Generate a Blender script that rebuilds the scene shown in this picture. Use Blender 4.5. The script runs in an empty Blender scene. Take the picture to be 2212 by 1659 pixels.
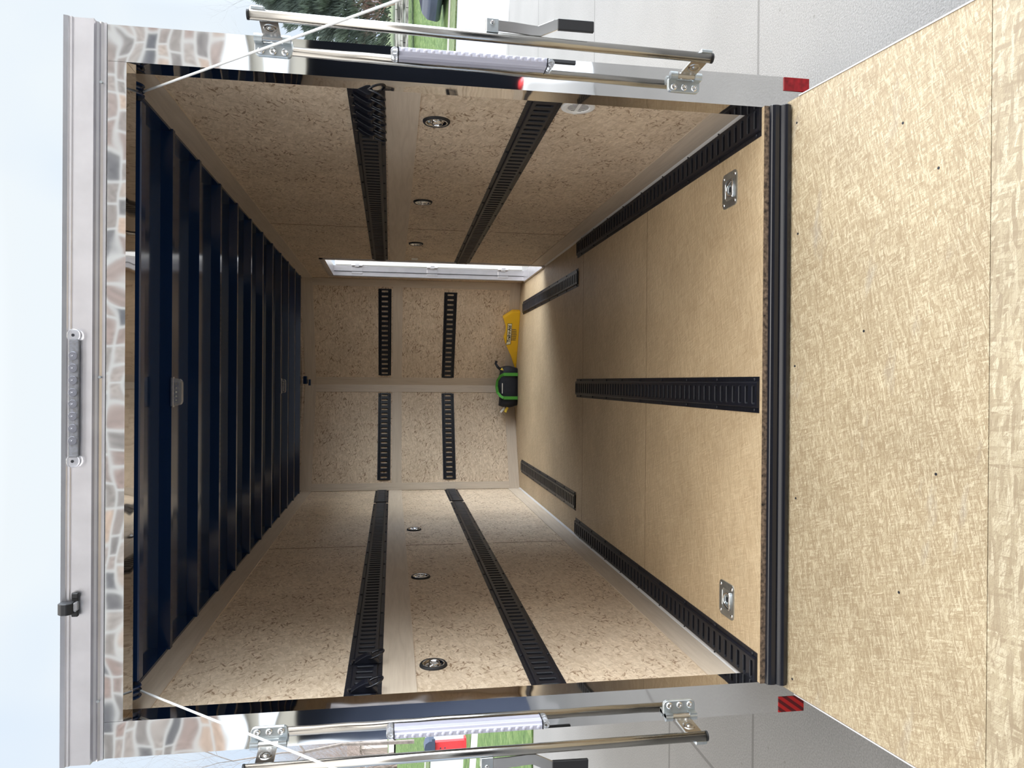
import bpy, bmesh, math, random
import numpy as np
from mathutils import Vector, Matrix, Euler
random.seed(7); rng = np.random.default_rng(7)
SC = bpy.context.scene
COL = SC.collection
PI = math.pi

# ------------------------------------------------------------------ camera
F_PX, CX, CY, CZ = 1593.5, 0.0395, -2.3954, 1.2605
PITCH, YAW, ROLL = 0.1598, -0.00297, 0.00656
F0 = Vector((math.sin(YAW), math.cos(YAW), 0)); R0 = Vector((math.cos(YAW), -math.sin(YAW), 0)); Z0 = Vector((0, 0, 1))
FW = F0*math.cos(PITCH) - Z0*math.sin(PITCH)
DN = -(F0*math.sin(PITCH) + Z0*math.cos(PITCH))
RR = R0*math.cos(ROLL) - DN*math.sin(ROLL)
DD = R0*math.sin(ROLL) + DN*math.cos(ROLL)
cam = bpy.data.cameras.new('camera'); camo = bpy.data.objects.new('camera', cam); COL.objects.link(camo)
cam.sensor_fit = 'HORIZONTAL'; cam.sensor_width = 36; cam.lens = F_PX/2212*36; cam.clip_end = 500; cam.clip_start = 0.05
M = Matrix.Identity(4)                       # the phone was held upright: image right is world down
for i, ax in enumerate((DD, RR, -FW)):
    for j in range(3): M[j][i] = ax[j]
M.translation = Vector((CX, CY, CZ)); camo.matrix_world = M
SC.camera = camo

# ------------------------------------------------------------------ sky, exposure
SC.view_settings.view_transform = 'Standard'; SC.view_settings.look = 'None'
SC.view_settings.gamma = 1; SC.view_settings.use_curve_mapping = False
SC.view_settings.exposure = 1.3
SC.cycles.diffuse_bounces = 10; SC.cycles.max_bounces = 16
W = bpy.data.worlds.new('overcast_sky'); SC.world = W; W.use_nodes = True
nt = W.node_tree; nt.nodes.clear()
def N(nt, t, **kw):
    n = nt.nodes.new(t)
    for k, v in kw.items():
        if k.startswith('i_'):
            n.inputs[k[2:].replace('_', ' ')].default_value = v
        else: setattr(n, k, v)
    return n
def ramp(nt, fac, stops):
    r = nt.nodes.new('ShaderNodeValToRGB'); e = r.color_ramp.elements
    while len(e) < len(stops): e.new(0.5)
    for s, (p, c) in zip(e, stops): s.position = p; s.color = (*c, 1) if len(c) == 3 else c
    if fac is not None: nt.links.new(fac, r.inputs[0])
    return r.outputs[0]
tc = N(nt, 'ShaderNodeTexCoord'); sep = N(nt, 'ShaderNodeSeparateXYZ'); nt.links.new(tc.outputs['Generated'], sep.inputs[0])
SKY_L, SKY_Z, SKY_B, SKY_E = 0.40, 0.98, 0.85, 8.5       # horizon, zenith, behind the house (thin cloud before the sun), added lobe at right
mr = N(nt, 'ShaderNodeMapRange'); mr.inputs[1].default_value = 0.42; mr.inputs[2].default_value = 1.0; mr.inputs[3].default_value = SKY_L; mr.inputs[4].default_value = SKY_Z
nt.links.new(sep.outputs[2], mr.inputs[0])
mb = N(nt, 'ShaderNodeMapRange'); mb.inputs[1].default_value = 0.0; mb.inputs[2].default_value = -0.8; mb.inputs[3].default_value = 0; mb.inputs[4].default_value = SKY_B
nt.links.new(sep.outputs[1], mb.inputs[0])
add = N(nt, 'ShaderNodeMath', operation='ADD'); nt.links.new(mr.outputs[0], add.inputs[0]); nt.links.new(mb.outputs[0], add.inputs[1])
# bright lobe added to the sky at right, out of view, to light the interior
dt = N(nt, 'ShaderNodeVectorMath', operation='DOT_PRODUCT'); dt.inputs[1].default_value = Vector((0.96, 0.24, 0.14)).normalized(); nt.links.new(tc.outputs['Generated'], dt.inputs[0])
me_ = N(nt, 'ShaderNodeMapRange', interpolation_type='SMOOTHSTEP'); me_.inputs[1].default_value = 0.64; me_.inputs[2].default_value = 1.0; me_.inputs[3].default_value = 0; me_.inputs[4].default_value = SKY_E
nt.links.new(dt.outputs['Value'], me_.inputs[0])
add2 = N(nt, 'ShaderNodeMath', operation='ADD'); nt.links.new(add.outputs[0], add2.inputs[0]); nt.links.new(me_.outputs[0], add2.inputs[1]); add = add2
no = N(nt, 'ShaderNodeTexNoise', i_Scale=1.6, i_Detail=4.0, i_Roughness=0.5); nt.links.new(tc.outputs['Generated'], no.inputs['Vector'])
cr = ramp(nt, no.outputs[0], [(0.36, (0.60, 0.76, 1.0)), (0.62, (0.88, 0.95, 1.0))])
mz = N(nt, 'ShaderNodeMapRange'); mz.inputs[1].default_value = 0.4; mz.inputs[2].default_value = 0.75; nt.links.new(sep.outputs[2], mz.inputs[0])
mw = nt.nodes.new('ShaderNodeMix'); mw.data_type = 'RGBA'; nt.links.new(mz.outputs[0], mw.inputs[0]); nt.links.new(cr, mw.inputs[6]); mw.inputs[7].default_value = (1.0, 0.96, 0.90, 1)
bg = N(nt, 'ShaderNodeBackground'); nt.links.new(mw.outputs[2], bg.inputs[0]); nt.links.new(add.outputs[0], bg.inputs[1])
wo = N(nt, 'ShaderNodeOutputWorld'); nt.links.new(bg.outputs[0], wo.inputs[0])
sun = bpy.data.lights.new('veiled_sun', 'SUN'); sun.energy = 0.45; sun.angle = math.radians(50); sun.color = (1, 0.96, 0.9)
suno = bpy.data.objects.new('veiled_sun', sun); COL.objects.link(suno)
suno.rotation_euler = Vector((-0.25, 0.70, -0.85)).to_track_quat('-Z', 'Y').to_euler()

# ------------------------------------------------------------------ materials
def new_mat(name):
    m = bpy.data.materials.new(name); m.use_nodes = True
    nt = m.node_tree; b = nt.nodes['Principled BSDF']
    return m, nt, b
def simple(name, col, rough=0.5, metal=0.0, noise=0.0, nscale=30, bump=0.0, bscale=60, spec=None, coat=0, trans=0, ior=None):
    m, nt, b = new_mat(name)
    b.inputs['Base Color'].default_value = (*col, 1); b.inputs['Roughness'].default_value = rough; b.inputs['Metallic'].default_value = metal
    if spec is not None: b.inputs['Specular IOR Level'].default_value = spec
    if coat: b.inputs['Coat Weight'].default_value = coat; b.inputs['Coat Roughness'].default_value = 0.08
    if trans: b.inputs['Transmission Weight'].default_value = trans
    if ior: b.inputs['IOR'].default_value = ior
    t = N(nt, 'ShaderNodeTexCoord')
    if noise:
        n = N(nt, 'ShaderNodeTexNoise', i_Scale=float(nscale), i_Detail=5.0); nt.links.new(t.outputs['Object'], n.inputs['Vector'])
        c = ramp(nt, n.outputs[0], [(0.3, tuple(x*(1-noise) for x in col)), (0.7, tuple(min(1, x*(1+noise)) for x in col))])
        nt.links.new(c, b.inputs['Base Color'])
    if bump:
        n = N(nt, 'ShaderNodeTexNoise', i_Scale=float(bscale), i_Detail=3.0); nt.links.new(t.outputs['Object'], n.inputs['Vector'])
        bp = N(nt, 'ShaderNodeBump', i_Strength=1.0, i_Distance=bump); nt.links.new(n.outputs[0], bp.inputs['Height']); nt.links.new(bp.outputs[0], b.inputs['Normal'])
    return m
def mixc(nt, fac, a, b, blend='MIX'):
    n = nt.nodes.new('ShaderNodeMix'); n.data_type = 'RGBA'; n.blend_type = blend
    for s, v in ((0, fac), (6, a), (7, b)):
        if hasattr(v, 'is_output'): nt.links.new(v, n.inputs[s])
        else: n.inputs[s].default_value = v if s == 0 else (*v, 1)
    return n.outputs[2]
def math_(nt, op, a, b=None, clamp=False):
    n = nt.nodes.new('ShaderNodeMath'); n.operation = op; n.use_clamp = clamp
    for i, v in enumerate((a, b)):
        if v is None: continue
        if hasattr(v, 'is_output'): nt.links.new(v, n.inputs[i])
        else: n.inputs[i].default_value = v
    return n.outputs[0]
def plane_vec(nt, axes):
    t = N(nt, 'ShaderNodeTexCoord'); s = N(nt, 'ShaderNodeSeparateXYZ'); nt.links.new(t.outputs['Object'], s.inputs[0])
    c = N(nt, 'ShaderNodeCombineXYZ'); ix = {'x': 0, 'y': 1, 'z': 2}
    nt.links.new(s.outputs[ix[axes[0]]], c.inputs[0]); nt.links.new(s.outputs[ix[axes[1]]], c.inputs[1])
    return c.outputs[0]
def rot_scale(nt, vec, ang, sx, sy, off=(0, 0)):
    m = N(nt, 'ShaderNodeMapping'); m.vector_type = 'POINT'
    m.inputs['Rotation'].default_value = (0, 0, math.radians(ang)); nt.links.new(vec, m.inputs[0])
    m.inputs['Location'].default_value = (off[0], off[1], 0)
    m2 = N(nt, 'ShaderNodeMapping'); m2.inputs['Scale'].default_value = (sx, sy, 1); nt.links.new(m.outputs[0], m2.inputs[0])
    return m2.outputs[0]
def osb(name, axes, base, light, dark, mark, main=0, flake=(14, 55), amt=0.55, mark_amt=0.8, mark_scale=(22, 110), mark_thr=0.66, rough=0.62, bump=0.0006, dirt=0.0, lines=0.0):
    """oriented strand board: overlapping strands in several directions, darker slivers between them"""
    m, nt, b = new_mat(name); v = plane_vec(nt, axes)
    wob = N(nt, 'ShaderNodeTexNoise', i_Scale=9.0, i_Detail=2.0); nt.links.new(v, wob.inputs['Vector'])
    wv = N(nt, 'ShaderNodeVectorMath', operation='SCALE'); wv.inputs['Scale'].default_value = 0.014; nt.links.new(wob.outputs['Color'], wv.inputs[0])
    va = N(nt, 'ShaderNodeVectorMath', operation='ADD'); nt.links.new(v, va.inputs[0]); nt.links.new(wv.outputs[0], va.inputs[1]); v = va.outputs[0]
    col = base
    for k, a in enumerate((main+3, main-27, main+25, main-6, main+72, main-14)):
        u = rot_scale(nt, v, a, flake[0]*(1+0.13*k), flake[1]*(1+0.1*k), (0.37*k, 0.71*k))
        vo = N(nt, 'ShaderNodeTexVoronoi', voronoi_dimensions='2D', i_Scale=1.0); nt.links.new(u, vo.inputs['Vector'])
        s = N(nt, 'ShaderNodeSeparateColor'); nt.links.new(vo.outputs['Color'], s.inputs[0])
        fib = N(nt, 'ShaderNodeTexNoise', i_Scale=1.0, i_Detail=3.0)
        nt.links.new(rot_scale(nt, v, a, 12, 420, (k, 0)), fib.inputs['Vector'])
        tone = ramp(nt, math_(nt, 'ADD', s.outputs[0], math_(nt, 'MULTIPLY', math_(nt, 'SUBTRACT', fib.outputs[0], 0.5), 0.9)), [(0.0, dark), (0.5, base), (1.0, light)])
        sel = math_(nt, 'MULTIPLY', math_(nt, 'GREATER_THAN', s.outputs[1], 0.5), amt)
        col = mixc(nt, sel, col, tone)
    cl = N(nt, 'ShaderNodeTexNoise', i_Scale=7.0, i_Detail=2.0); nt.links.new(v, cl.inputs['Vector'])
    clf = N(nt, 'ShaderNodeMapRange'); clf.inputs[1].default_value = 0.40; clf.inputs[2].default_value = 0.58; clf.inputs[3].default_value = 0.2; nt.links.new(cl.outputs[0], clf.inputs[0])
    for k, a in enumerate((main, main+28, main-30, main+62)):
        nn = N(nt, 'ShaderNodeTexNoise', i_Scale=1.0, i_Detail=2.0, i_Roughness=0.45)
        nt.links.new(rot_scale(nt, v, a, mark_scale[0], mark_scale[1], (3.3*k, 1.7*k)), nn.inputs['Vector'])
        f = N(nt, 'ShaderNodeMapRange'); f.inputs[1].default_value = mark_thr; f.inputs[2].default_value = mark_thr+0.06; f.inputs[4].default_value = mark_amt
        nt.links.new(nn.outputs[0], f.inputs[0]); col = mixc(nt, math_(nt, 'MULTIPLY', f.outputs[0], clf.outputs[0]), col, mark)
    if lines:                     # thin dark edges of strands
        for k, a in enumerate((main+4, main-24, main+30, main+80)):
            nn = N(nt, 'ShaderNodeTexNoise', i_Scale=1.0, i_Detail=1.0); nt.links.new(rot_scale(nt, v, a, 16, 190, (5.1*k, 2.3*k)), nn.inputs['Vector'])
            d_ = math_(nt, 'ABSOLUTE', math_(nt, 'SUBTRACT', nn.outputs[0], 0.5)); f = math_(nt, 'MULTIPLY', math_(nt, 'LESS_THAN', d_, 0.015), lines)
            col = mixc(nt, f, col, dark)
    big = N(nt, 'ShaderNodeTexNoise', i_Scale=2.2, i_Detail=3.0); nt.links.new(v, big.inputs['Vector'])
    col = mixc(nt, 1.0, col, ramp(nt, big.outputs[0], [(0.3, (0.88, 0.87, 0.86)), (0.7, (1.08, 1.08, 1.08))]), 'MULTIPLY')
    if dirt:
        dn = N(nt, 'ShaderNodeTexNoise', i_Scale=1.0, i_Detail=6.0, i_Roughness=0.6); nt.links.new(rot_scale(nt, v, main+12, 2.5, 9), dn.inputs['Vector'])
        f = N(nt, 'ShaderNodeMapRange'); f.inputs[1].default_value = 0.60; f.inputs[2].default_value = 0.72; f.inputs[4].default_value = dirt
        nt.links.new(dn.outputs[0], f.inputs[0]); col = mixc(nt, f.outputs[0], col, (0.26, 0.25, 0.24))
    nt.links.new(col, b.inputs['Base Color']); b.inputs['Roughness'].default_value = rough
    bw = N(nt, 'ShaderNodeRGBToBW'); nt.links.new(col, bw.inputs[0])
    bp = N(nt, 'ShaderNodeBump', i_Strength=1.0, i_Distance=bump); nt.links.new(bw.outputs[0], bp.inputs['Height']); nt.links.new(bp.outputs[0], b.inputs['Normal'])
    return m
def ply(name, axes, base, dark, main=0, rough=0.55, s=(3, 38)):
    m, nt, b = new_mat(name); v = plane_vec(nt, axes)
    u = rot_scale(nt, v, main, *s)
    n1 = N(nt, 'ShaderNodeTexNoise', i_Scale=1.0, i_Detail=4.0, i_Distortion=1.2); nt.links.new(u, n1.inputs['Vector'])
    n2 = N(nt, 'ShaderNodeTexNoise', i_Scale=1.0, i_Detail=2.0); nt.links.new(rot_scale(nt, v, main, 8, 300), n2.inputs['Vector'])
    a = math_(nt, 'ADD', math_(nt, 'MULTIPLY', n1.outputs[0], 0.75), math_(nt, 'MULTIPLY', n2.outputs[0], 0.25))
    nt.links.new(ramp(nt, a, [(0.3, dark), (0.62, base)]), b.inputs['Base Color']); b.inputs['Roughness'].default_value = rough
    return m

WALLC = dict(base=(0.66, 0.53, 0.39), light=(0.80, 0.67, 0.515), dark=(0.53, 0.41, 0.285), mark=(0.22, 0.13, 0.07))
m_wall = osb('wall_strand_board', 'yz', flake=(22, 75), amt=0.7, mark_scale=(19, 72), mark_thr=0.622, mark_amt=0.95, lines=0.3, **WALLC)
m_front = osb('front_strand_board', 'xz', flake=(22, 75), amt=0.7, mark_scale=(19, 72), mark_thr=0.622, mark_amt=0.95, lines=0.3, **WALLC)
m_ramp = osb('ramp_strand_board', 'xy', base=(0.39, 0.315, 0.198), light=(0.57, 0.49, 0.34), dark=(0.26, 0.19, 0.11), mark=(0.19, 0.13, 0.07), main=0, flake=(22, 180), amt=0.75, mark_scale=(14, 150), mark_thr=0.68, mark_amt=0.5, dirt=0.35, lines=0.6)
m_ramp2 = osb('ramp_end_strand_board', 'xy', base=(0.38, 0.315, 0.205), light=(0.56, 0.49, 0.35), dark=(0.25, 0.19, 0.12), mark=(0.20, 0.145, 0.08), main=15, lines=0.5, flake=(11, 75), amt=0.75, mark_scale=(14, 120), mark_thr=0.70, mark_amt=0.4, dirt=0.25)
m_floor = osb('floor_strand_board', 'xy', base=(0.52, 0.395, 0.245), light=(0.66, 0.53, 0.35), dark=(0.41, 0.295, 0.175), mark=(0.22, 0.14, 0.07), main=0, flake=(14, 150), amt=0.6, mark_scale=(12, 170), mark_thr=0.68, mark_amt=0.4, rough=0.5, lines=0.3)
m_ply_y = ply('birch_plywood_side', 'yz', (0.59, 0.495, 0.39), (0.50, 0.41, 0.315))
m_ply_x = ply('birch_plywood_front', 'xz', (0.59, 0.495, 0.39), (0.50, 0.41, 0.315))
m_ply_z = ply('birch_plywood_upright', 'zx', (0.59, 0.495, 0.39), (0.50, 0.41, 0.315))
m_navy = simple('navy_roof_paint', (0.007, 0.022, 0.070), 0.10, 0.0, spec=0.5, bump=0.0004, bscale=3, ior=1.6)
m_black = simple('black_powder_coat', (0.0055, 0.0065, 0.012), 0.40, 0.0, noise=0.3, nscale=25, spec=0.35)
m_blackb = simple('black_satin', (0.008, 0.009, 0.014), 0.25, 0.0, spec=0.6)
m_dark = simple('slot_recess', (0.004, 0.005, 0.010), 0.6)
m_rubber = simple('black_rubber', (0.012, 0.012, 0.014), 0.6)
m_alu = simple('brushed_aluminium', (0.74, 0.73, 0.76), 0.34, 1.0, noise=0.06, nscale=12)
m_zinc = simple('zinc_plate', (0.55, 0.59, 0.61), 0.4, 1.0, noise=0.12, nscale=30)
m_chrome = simple('chrome', (0.80, 0.80, 0.80), 0.12, 1.0)
m_tube = simple('polished_tube', (0.44, 0.43, 0.41), 0.2, 1.0, noise=0.08, nscale=8)
m_white = simple('white_paint', (0.80, 0.80, 0.80), 0.35)
m_whitep = simple('white_plastic', (0.75, 0.74, 0.72), 0.4)
m_seal = simple('white_sealant', (0.62, 0.60, 0.58), 0.5)
m_cable = simple('white_coated_cable', (0.72, 0.73, 0.73), 0.45)
m_yellow = simple('yellow_plastic', (0.85, 0.50, 0.015), 0.4)
m_green = simple('green_webbing', (0.08, 0.34, 0.04), 0.7, bump=0.0004, bscale=300)
m_bag = simple('black_nylon', (0.010, 0.012, 0.020), 0.65, bump=0.004, bscale=25)
m_cream = simple('cream_decal', (0.80, 0.74, 0.52), 0.5)
m_lab_y = simple('yellow_tag', (0.85, 0.62, 0.08), 0.5)
m_tan = simple('seam_wood', (0.22, 0.15, 0.09), 0.7)
def steel_mirror():
    m, nt, b = new_mat('mirror_stainless'); b.inputs['Metallic'].default_value = 1; b.inputs['Roughness'].default_value = 0.035
    b.inputs['Base Color'].default_value = (0.80, 0.79, 0.78, 1)
    t = N(nt, 'ShaderNodeTexCoord'); n = N(nt, 'ShaderNodeTexNoise', i_Scale=4.5, i_Detail=1.0); nt.links.new(t.outputs['Object'], n.inputs['Vector'])
    bp = N(nt, 'ShaderNodeBump', i_Strength=1.0, i_Distance=0.0022); nt.links.new(n.outputs[0], bp.inputs['Height']); nt.links.new(bp.outputs[0], b.inputs['Normal'])
    return m
m_mirror = steel_mirror()
def clear(name, col, rough=0.08):
    m, nt, b = new_mat(name); b.inputs['Base Color'].default_value = (*col, 1); b.inputs['Transmission Weight'].default_value = 0.85; b.inputs['Roughness'].default_value = rough; b.inputs['IOR'].default_value = 1.45
    return m
m_clear = clear('clear_plastic', (0.93, 0.94, 0.97), 0.05)
m_lens = simple('frosted_lens', (0.50, 0.50, 0.60), 0.22, spec=0.8)
m_bulb = simple('bulb_lens_glass', (0.62, 0.62, 0.74), 0.15, spec=0.9)
m_led = simple('lamp_reflector', (0.55, 0.56, 0.62), 0.25, 0.8, noise=0.25, nscale=90)
m_ledy = simple('lamp_emitters', (0.75, 0.72, 0.55), 0.4)
def reflector_mat():
    m, nt, b = new_mat('red_reflective_tape'); v = plane_vec(nt, 'xz')
    w = N(nt, 'ShaderNodeTexWave', wave_type='BANDS', bands_direction='X', i_Scale=14.0, i_Distortion=0.0); nt.links.new(rot_scale(nt, v, 35, 1, 1), w.inputs['Vector'])
    nt.links.new(ramp(nt, w.outputs[0], [(0.45, (0.10, 0.003, 0.006)), (0.5, (0.42, 0.010, 0.010))]), b.inputs['Base Color']); b.inputs['Roughness'].default_value = 0.2
    return m
m_refl = reflector_mat(); m_reflp = simple('red_reflector', (0.24, 0.004, 0.008), 0.2, noise=0.4, nscale=40)
def concrete(name, base, joints=()):
    m, nt, b = new_mat(name); t = N(nt, 'ShaderNodeTexCoord')
    n1 = N(nt, 'ShaderNodeTexNoise', i_Scale=1.3, i_Detail=6.0); n2 = N(nt, 'ShaderNodeTexNoise', i_Scale=140.0, i_Detail=3.0)
    for n in (n1, n2): nt.links.new(t.outputs['Object'], n.inputs['Vector'])
    c = ramp(nt, n1.outputs[0], [(0.3, tuple(x*0.86 for x in base)), (0.7, base)])
    c = mixc(nt, 1.0, c, ramp(nt, n2.outputs[0], [(0.3, (0.72, 0.72, 0.72)), (0.7, (1.12, 1.12, 1.12))]), 'MULTIPLY')
    vo = N(nt, 'ShaderNodeTexVoronoi', i_Scale=7.0); nt.links.new(t.outputs['Object'], vo.inputs['Vector'])
    c = mixc(nt, math_(nt, 'MULTIPLY', math_(nt, 'LESS_THAN', vo.outputs['Distance'], 0.05), 0.6), c, (0.12, 0.11, 0.10))
    s = N(nt, 'ShaderNodeSeparateXYZ'); nt.links.new(t.outputs['Object'], s.inputs[0])
    for (ax, val, wd, side) in joints:          # tooled joints between slabs
        d = math_(nt, 'ABSOLUTE', math_(nt, 'SUBTRACT', s.outputs[ax], val))
        f = math_(nt, 'LESS_THAN', d, wd)
        if side: f = math_(nt, 'MULTIPLY', f, math_(nt, 'GREATER_THAN' if side > 0 else 'LESS_THAN', s.outputs[0], -2.03))
        c = mixc(nt, math_(nt, 'MULTIPLY', f, 0.8), c, (0.10, 0.095, 0.09))
    nt.links.new(c, b.inputs['Base Color']); b.inputs['Roughness'].default_value = 0.85
    bp = N(nt, 'ShaderNodeBump', i_Strength=0.6, i_Distance=0.003); nt.links.new(n2.outputs[0], bp.inputs['Height']); nt.links.new(bp.outputs[0], b.inputs['Normal'])
    return m
m_conc = concrete('driveway_concrete', (0.215, 0.21, 0.202), [(1, 0.9, 0.010, 1), (1, 3.84, 0.012, 1), (1, 6.4, 0.014, 0), (1, 8.75, 0.02, 0), (0, -2.03, 0.010, 0), (1, 1.97, 0.012, -1)])
m_street = concrete('street_concrete', (0.32, 0.325, 0.34), [])
m_walk = concrete('sidewalk_concrete', (0.36, 0.35, 0.33))
def grass_mat(name, a, b_, c_):
    m, nt, b = new_mat(name); t = N(nt, 'ShaderNodeTexCoord')
    n = N(nt, 'ShaderNodeTexNoise', i_Scale=5.0, i_Detail=8.0, i_Roughness=0.75); nt.links.new(t.outputs['Object'], n.inputs['Vector'])
    nt.links.new(ramp(nt, n.outputs[0], [(0.32, a), (0.5, b_), (0.68, c_)]), b.inputs['Base Color']); b.inputs['Roughness'].default_value = 0.9
    bp = N(nt, 'ShaderNodeBump', i_Strength=1.0, i_Distance=0.05); nt.links.new(n.outputs[0], bp.inputs['Height']); nt.links.new(bp.outputs[0], b.inputs['Normal'])
    return m
m_grass = grass_mat('spring_grass', (0.030, 0.060, 0.012), (0.065, 0.125, 0.022), (0.17, 0.22, 0.08))
m_grass2 = grass_mat('patchy_grass', (0.05, 0.075, 0.025), (0.085, 0.13, 0.04), (0.22, 0.21, 0.13))
m_spruce = simple('spruce_needles', (0.19, 0.225, 0.18), 0.8, noise=0.5, nscale=1.5)
m_bark = simple('grey_bark', (0.17, 0.14, 0.12), 0.9, noise=0.3, nscale=6)
m_twig = simple('brown_twigs', (0.20, 0.15, 0.125), 0.9, noise=0.4, nscale=3)
m_redtwig = simple('reddish_twigs', (0.26, 0.13, 0.11), 0.9, noise=0.3, nscale=3)
m_post = simple('red_post_paint', (0.70, 0.03, 0.035), 0.4, noise=0.15, nscale=14)
m_dkmetal = simple('dark_blue_metal', (0.03, 0.04, 0.07), 0.4)
m_hwall = simple('brown_siding', (0.30, 0.235, 0.20), 0.8); m_hroof = simple('brown_shingles', (0.20, 0.16, 0.14), 0.9, noise=0.3, nscale=4)
m_carblue = simple('dark_blue_car_paint', (0.02, 0.03, 0.07), 0.25, coat=0.5)
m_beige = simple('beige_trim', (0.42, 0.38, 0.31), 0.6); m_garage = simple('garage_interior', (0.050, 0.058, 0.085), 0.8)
def stone_mat(name, scale, mortar, warm=True):
    m, nt, b = new_mat(name); v = plane_vec(nt, 'xz')
    br = N(nt, 'ShaderNodeTexBrick', i_Scale=scale); br.offset = 0.5; br.squash = 0.75; br.squash_frequency = 3
    br.inputs['Mortar Size'].default_value = 0.035; br.inputs['Brick Width'].default_value = 0.62; br.inputs['Row Height'].default_value = 0.30; br.inputs['Bias'].default_value = 0.0
    n = N(nt, 'ShaderNodeTexNoise', i_Scale=3.0, i_Detail=2.0); nt.links.new(v, n.inputs['Vector'])
    wv = N(nt, 'ShaderNodeVectorMath', operation='SCALE'); wv.inputs['Scale'].default_value = 0.05; nt.links.new(n.outputs['Color'], wv.inputs[0])
    va = N(nt, 'ShaderNodeVectorMath', operation='ADD'); nt.links.new(v, va.inputs[0]); nt.links.new(wv.outputs[0], va.inputs[1]); nt.links.new(va.outputs[0], br.inputs['Vector'])
    br.inputs['Color1'].default_value = (0, 0, 0, 1); br.inputs['Color2'].default_value = (1, 1, 1, 1); br.inputs['Mortar'].default_value = (0.5, 0.5, 0.5, 1)
    c = ramp(nt, br.outputs['Color'], [(0.0, (0.11, 0.105, 0.11)), (0.3, (0.27, 0.23, 0.20)), (0.6, (0.30, 0.21, 0.175)), (0.85, (0.36, 0.31, 0.27)), (1.0, (0.50, 0.34, 0.24))])
    f = N(nt, 'ShaderNodeTexNoise', i_Scale=22.0, i_Detail=5.0); nt.links.new(v, f.inputs['Vector'])
    c = mixc(nt, 1.0, c, ramp(nt, f.outputs[0], [(0.3, (0.7, 0.7, 0.7)), (0.7, (1.3, 1.3, 1.3))]), 'MULTIPLY')
    c = mixc(nt, br.outputs['Fac'], c, mortar)
    nt.links.new(c, b.inputs['Base Color']); b.inputs['Roughness'].default_value = 0.9
    return m
m_stone = stone_mat('house_stone', 2.3, (0.52, 0.49, 0.45))
def wallstone():
    m, nt, b = new_mat('ledge_stone'); v = plane_vec(nt, 'xz')
    n = N(nt, 'ShaderNodeTexNoise', i_Scale=1.0, i_Detail=3.0); nt.links.new(rot_scale(nt, v, 0, 1.2, 9), n.inputs['Vector'])
    nt.links.new(ramp(nt, n.outputs[0], [(0.38, (0.08, 0.075, 0.07)), (0.5, (0.32, 0.30, 0.28)), (0.65, (0.5, 0.48, 0.45))]), b.inputs['Base Color']); b.inputs['Roughness'].default_value = 0.9
    return m
m_ledge = wallstone()

# ------------------------------------------------------------------ helpers
def obj(name, bm, mat, parent=None, smooth=False, bevel=0, seg=1):
    me = bpy.data.meshes.new(name)
    if isinstance(bm, tuple): me.from_pydata([tuple(v) for v in bm[0]], [], bm[1])
    else: bmesh.ops.recalc_face_normals(bm, faces=bm.faces); bm.to_mesh(me); bm.free()
    for m in (mat if isinstance(mat, (list, tuple)) else [mat]): me.materials.append(m)
    if smooth: me.shade_smooth()
    o = bpy.data.objects.new(name, me); COL.objects.link(o)
    if parent: o.parent = parent
    if bevel:
        b = o.modifiers.new('bevel', 'BEVEL'); b.width = bevel; b.segments = seg; b.limit_method = 'ANGLE'
    return o
def tag(o, label, cat=None, group=None, kind=None):
    o['label'] = label
    if cat: o['category'] = cat
    if group: o['group'] = group
    if kind: o['kind'] = kind
    return o
def thing(name, label, cat, loc=(0, 0, 0), rot=(0, 0, 0), group=None):
    o = bpy.data.objects.new(name, None); COL.objects.link(o); o.location = loc; o.rotation_euler = rot; o.empty_display_size = 0.05
    return tag(o, label, cat, group)
def struct(name, bm, mat, label=None, **kw):
    o = obj(name, bm, mat, **kw); o['kind'] = 'structure'
    if label: o['label'] = label
    return o
def dup(root, loc=None, rot=None, label=None, scale=None):
    r = root.copy(); COL.objects.link(r)
    if loc is not None: r.location = loc
    if rot is not None: r.rotation_euler = rot
    if scale is not None: r.scale = scale
    if label: r['label'] = label
    def rec(a, b):
        for ch in list(a.children):
            c = ch.copy(); COL.objects.link(c); c.parent = b; rec(ch, c)
    rec(root, r)
    return r
def B(): return bmesh.new()
def box(bm, x0, x1, y0, y1, z0, z1, mi=0):
    vs = [bm.verts.new(p) for p in ((x0, y0, z0), (x1, y0, z0), (x1, y1, z0), (x0, y1, z0), (x0, y0, z1), (x1, y0, z1), (x1, y1, z1), (x0, y1, z1))]
    for f in ((0, 3, 2, 1), (4, 5, 6, 7), (0, 1, 5, 4), (1, 2, 6, 5), (2, 3, 7, 6), (3, 0, 4, 7)):
        bm.faces.new([vs[i] for i in f]).material_index = mi
    return bm
def prism(bm, pts, axis, a, b, mi=0):
    """extrude a 2-D outline along an axis; pts are the other two coordinates in xyz order"""
    def P(p, t): return {'x': (t, p[0], p[1]), 'y': (p[0], t, p[1]), 'z': (p[0], p[1], t)}[axis]
    A = [bm.verts.new(P(p, a)) for p in pts]; C = [bm.verts.new(P(p, b)) for p in pts]; n = len(pts)
    bm.faces.new(A).material_index = mi; bm.faces.new(C[::-1]).material_index = mi
    for i in range(n): bm.faces.new((A[i], A[(i+1) % n], C[(i+1) % n], C[i])).material_index = mi
    return bm
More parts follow.
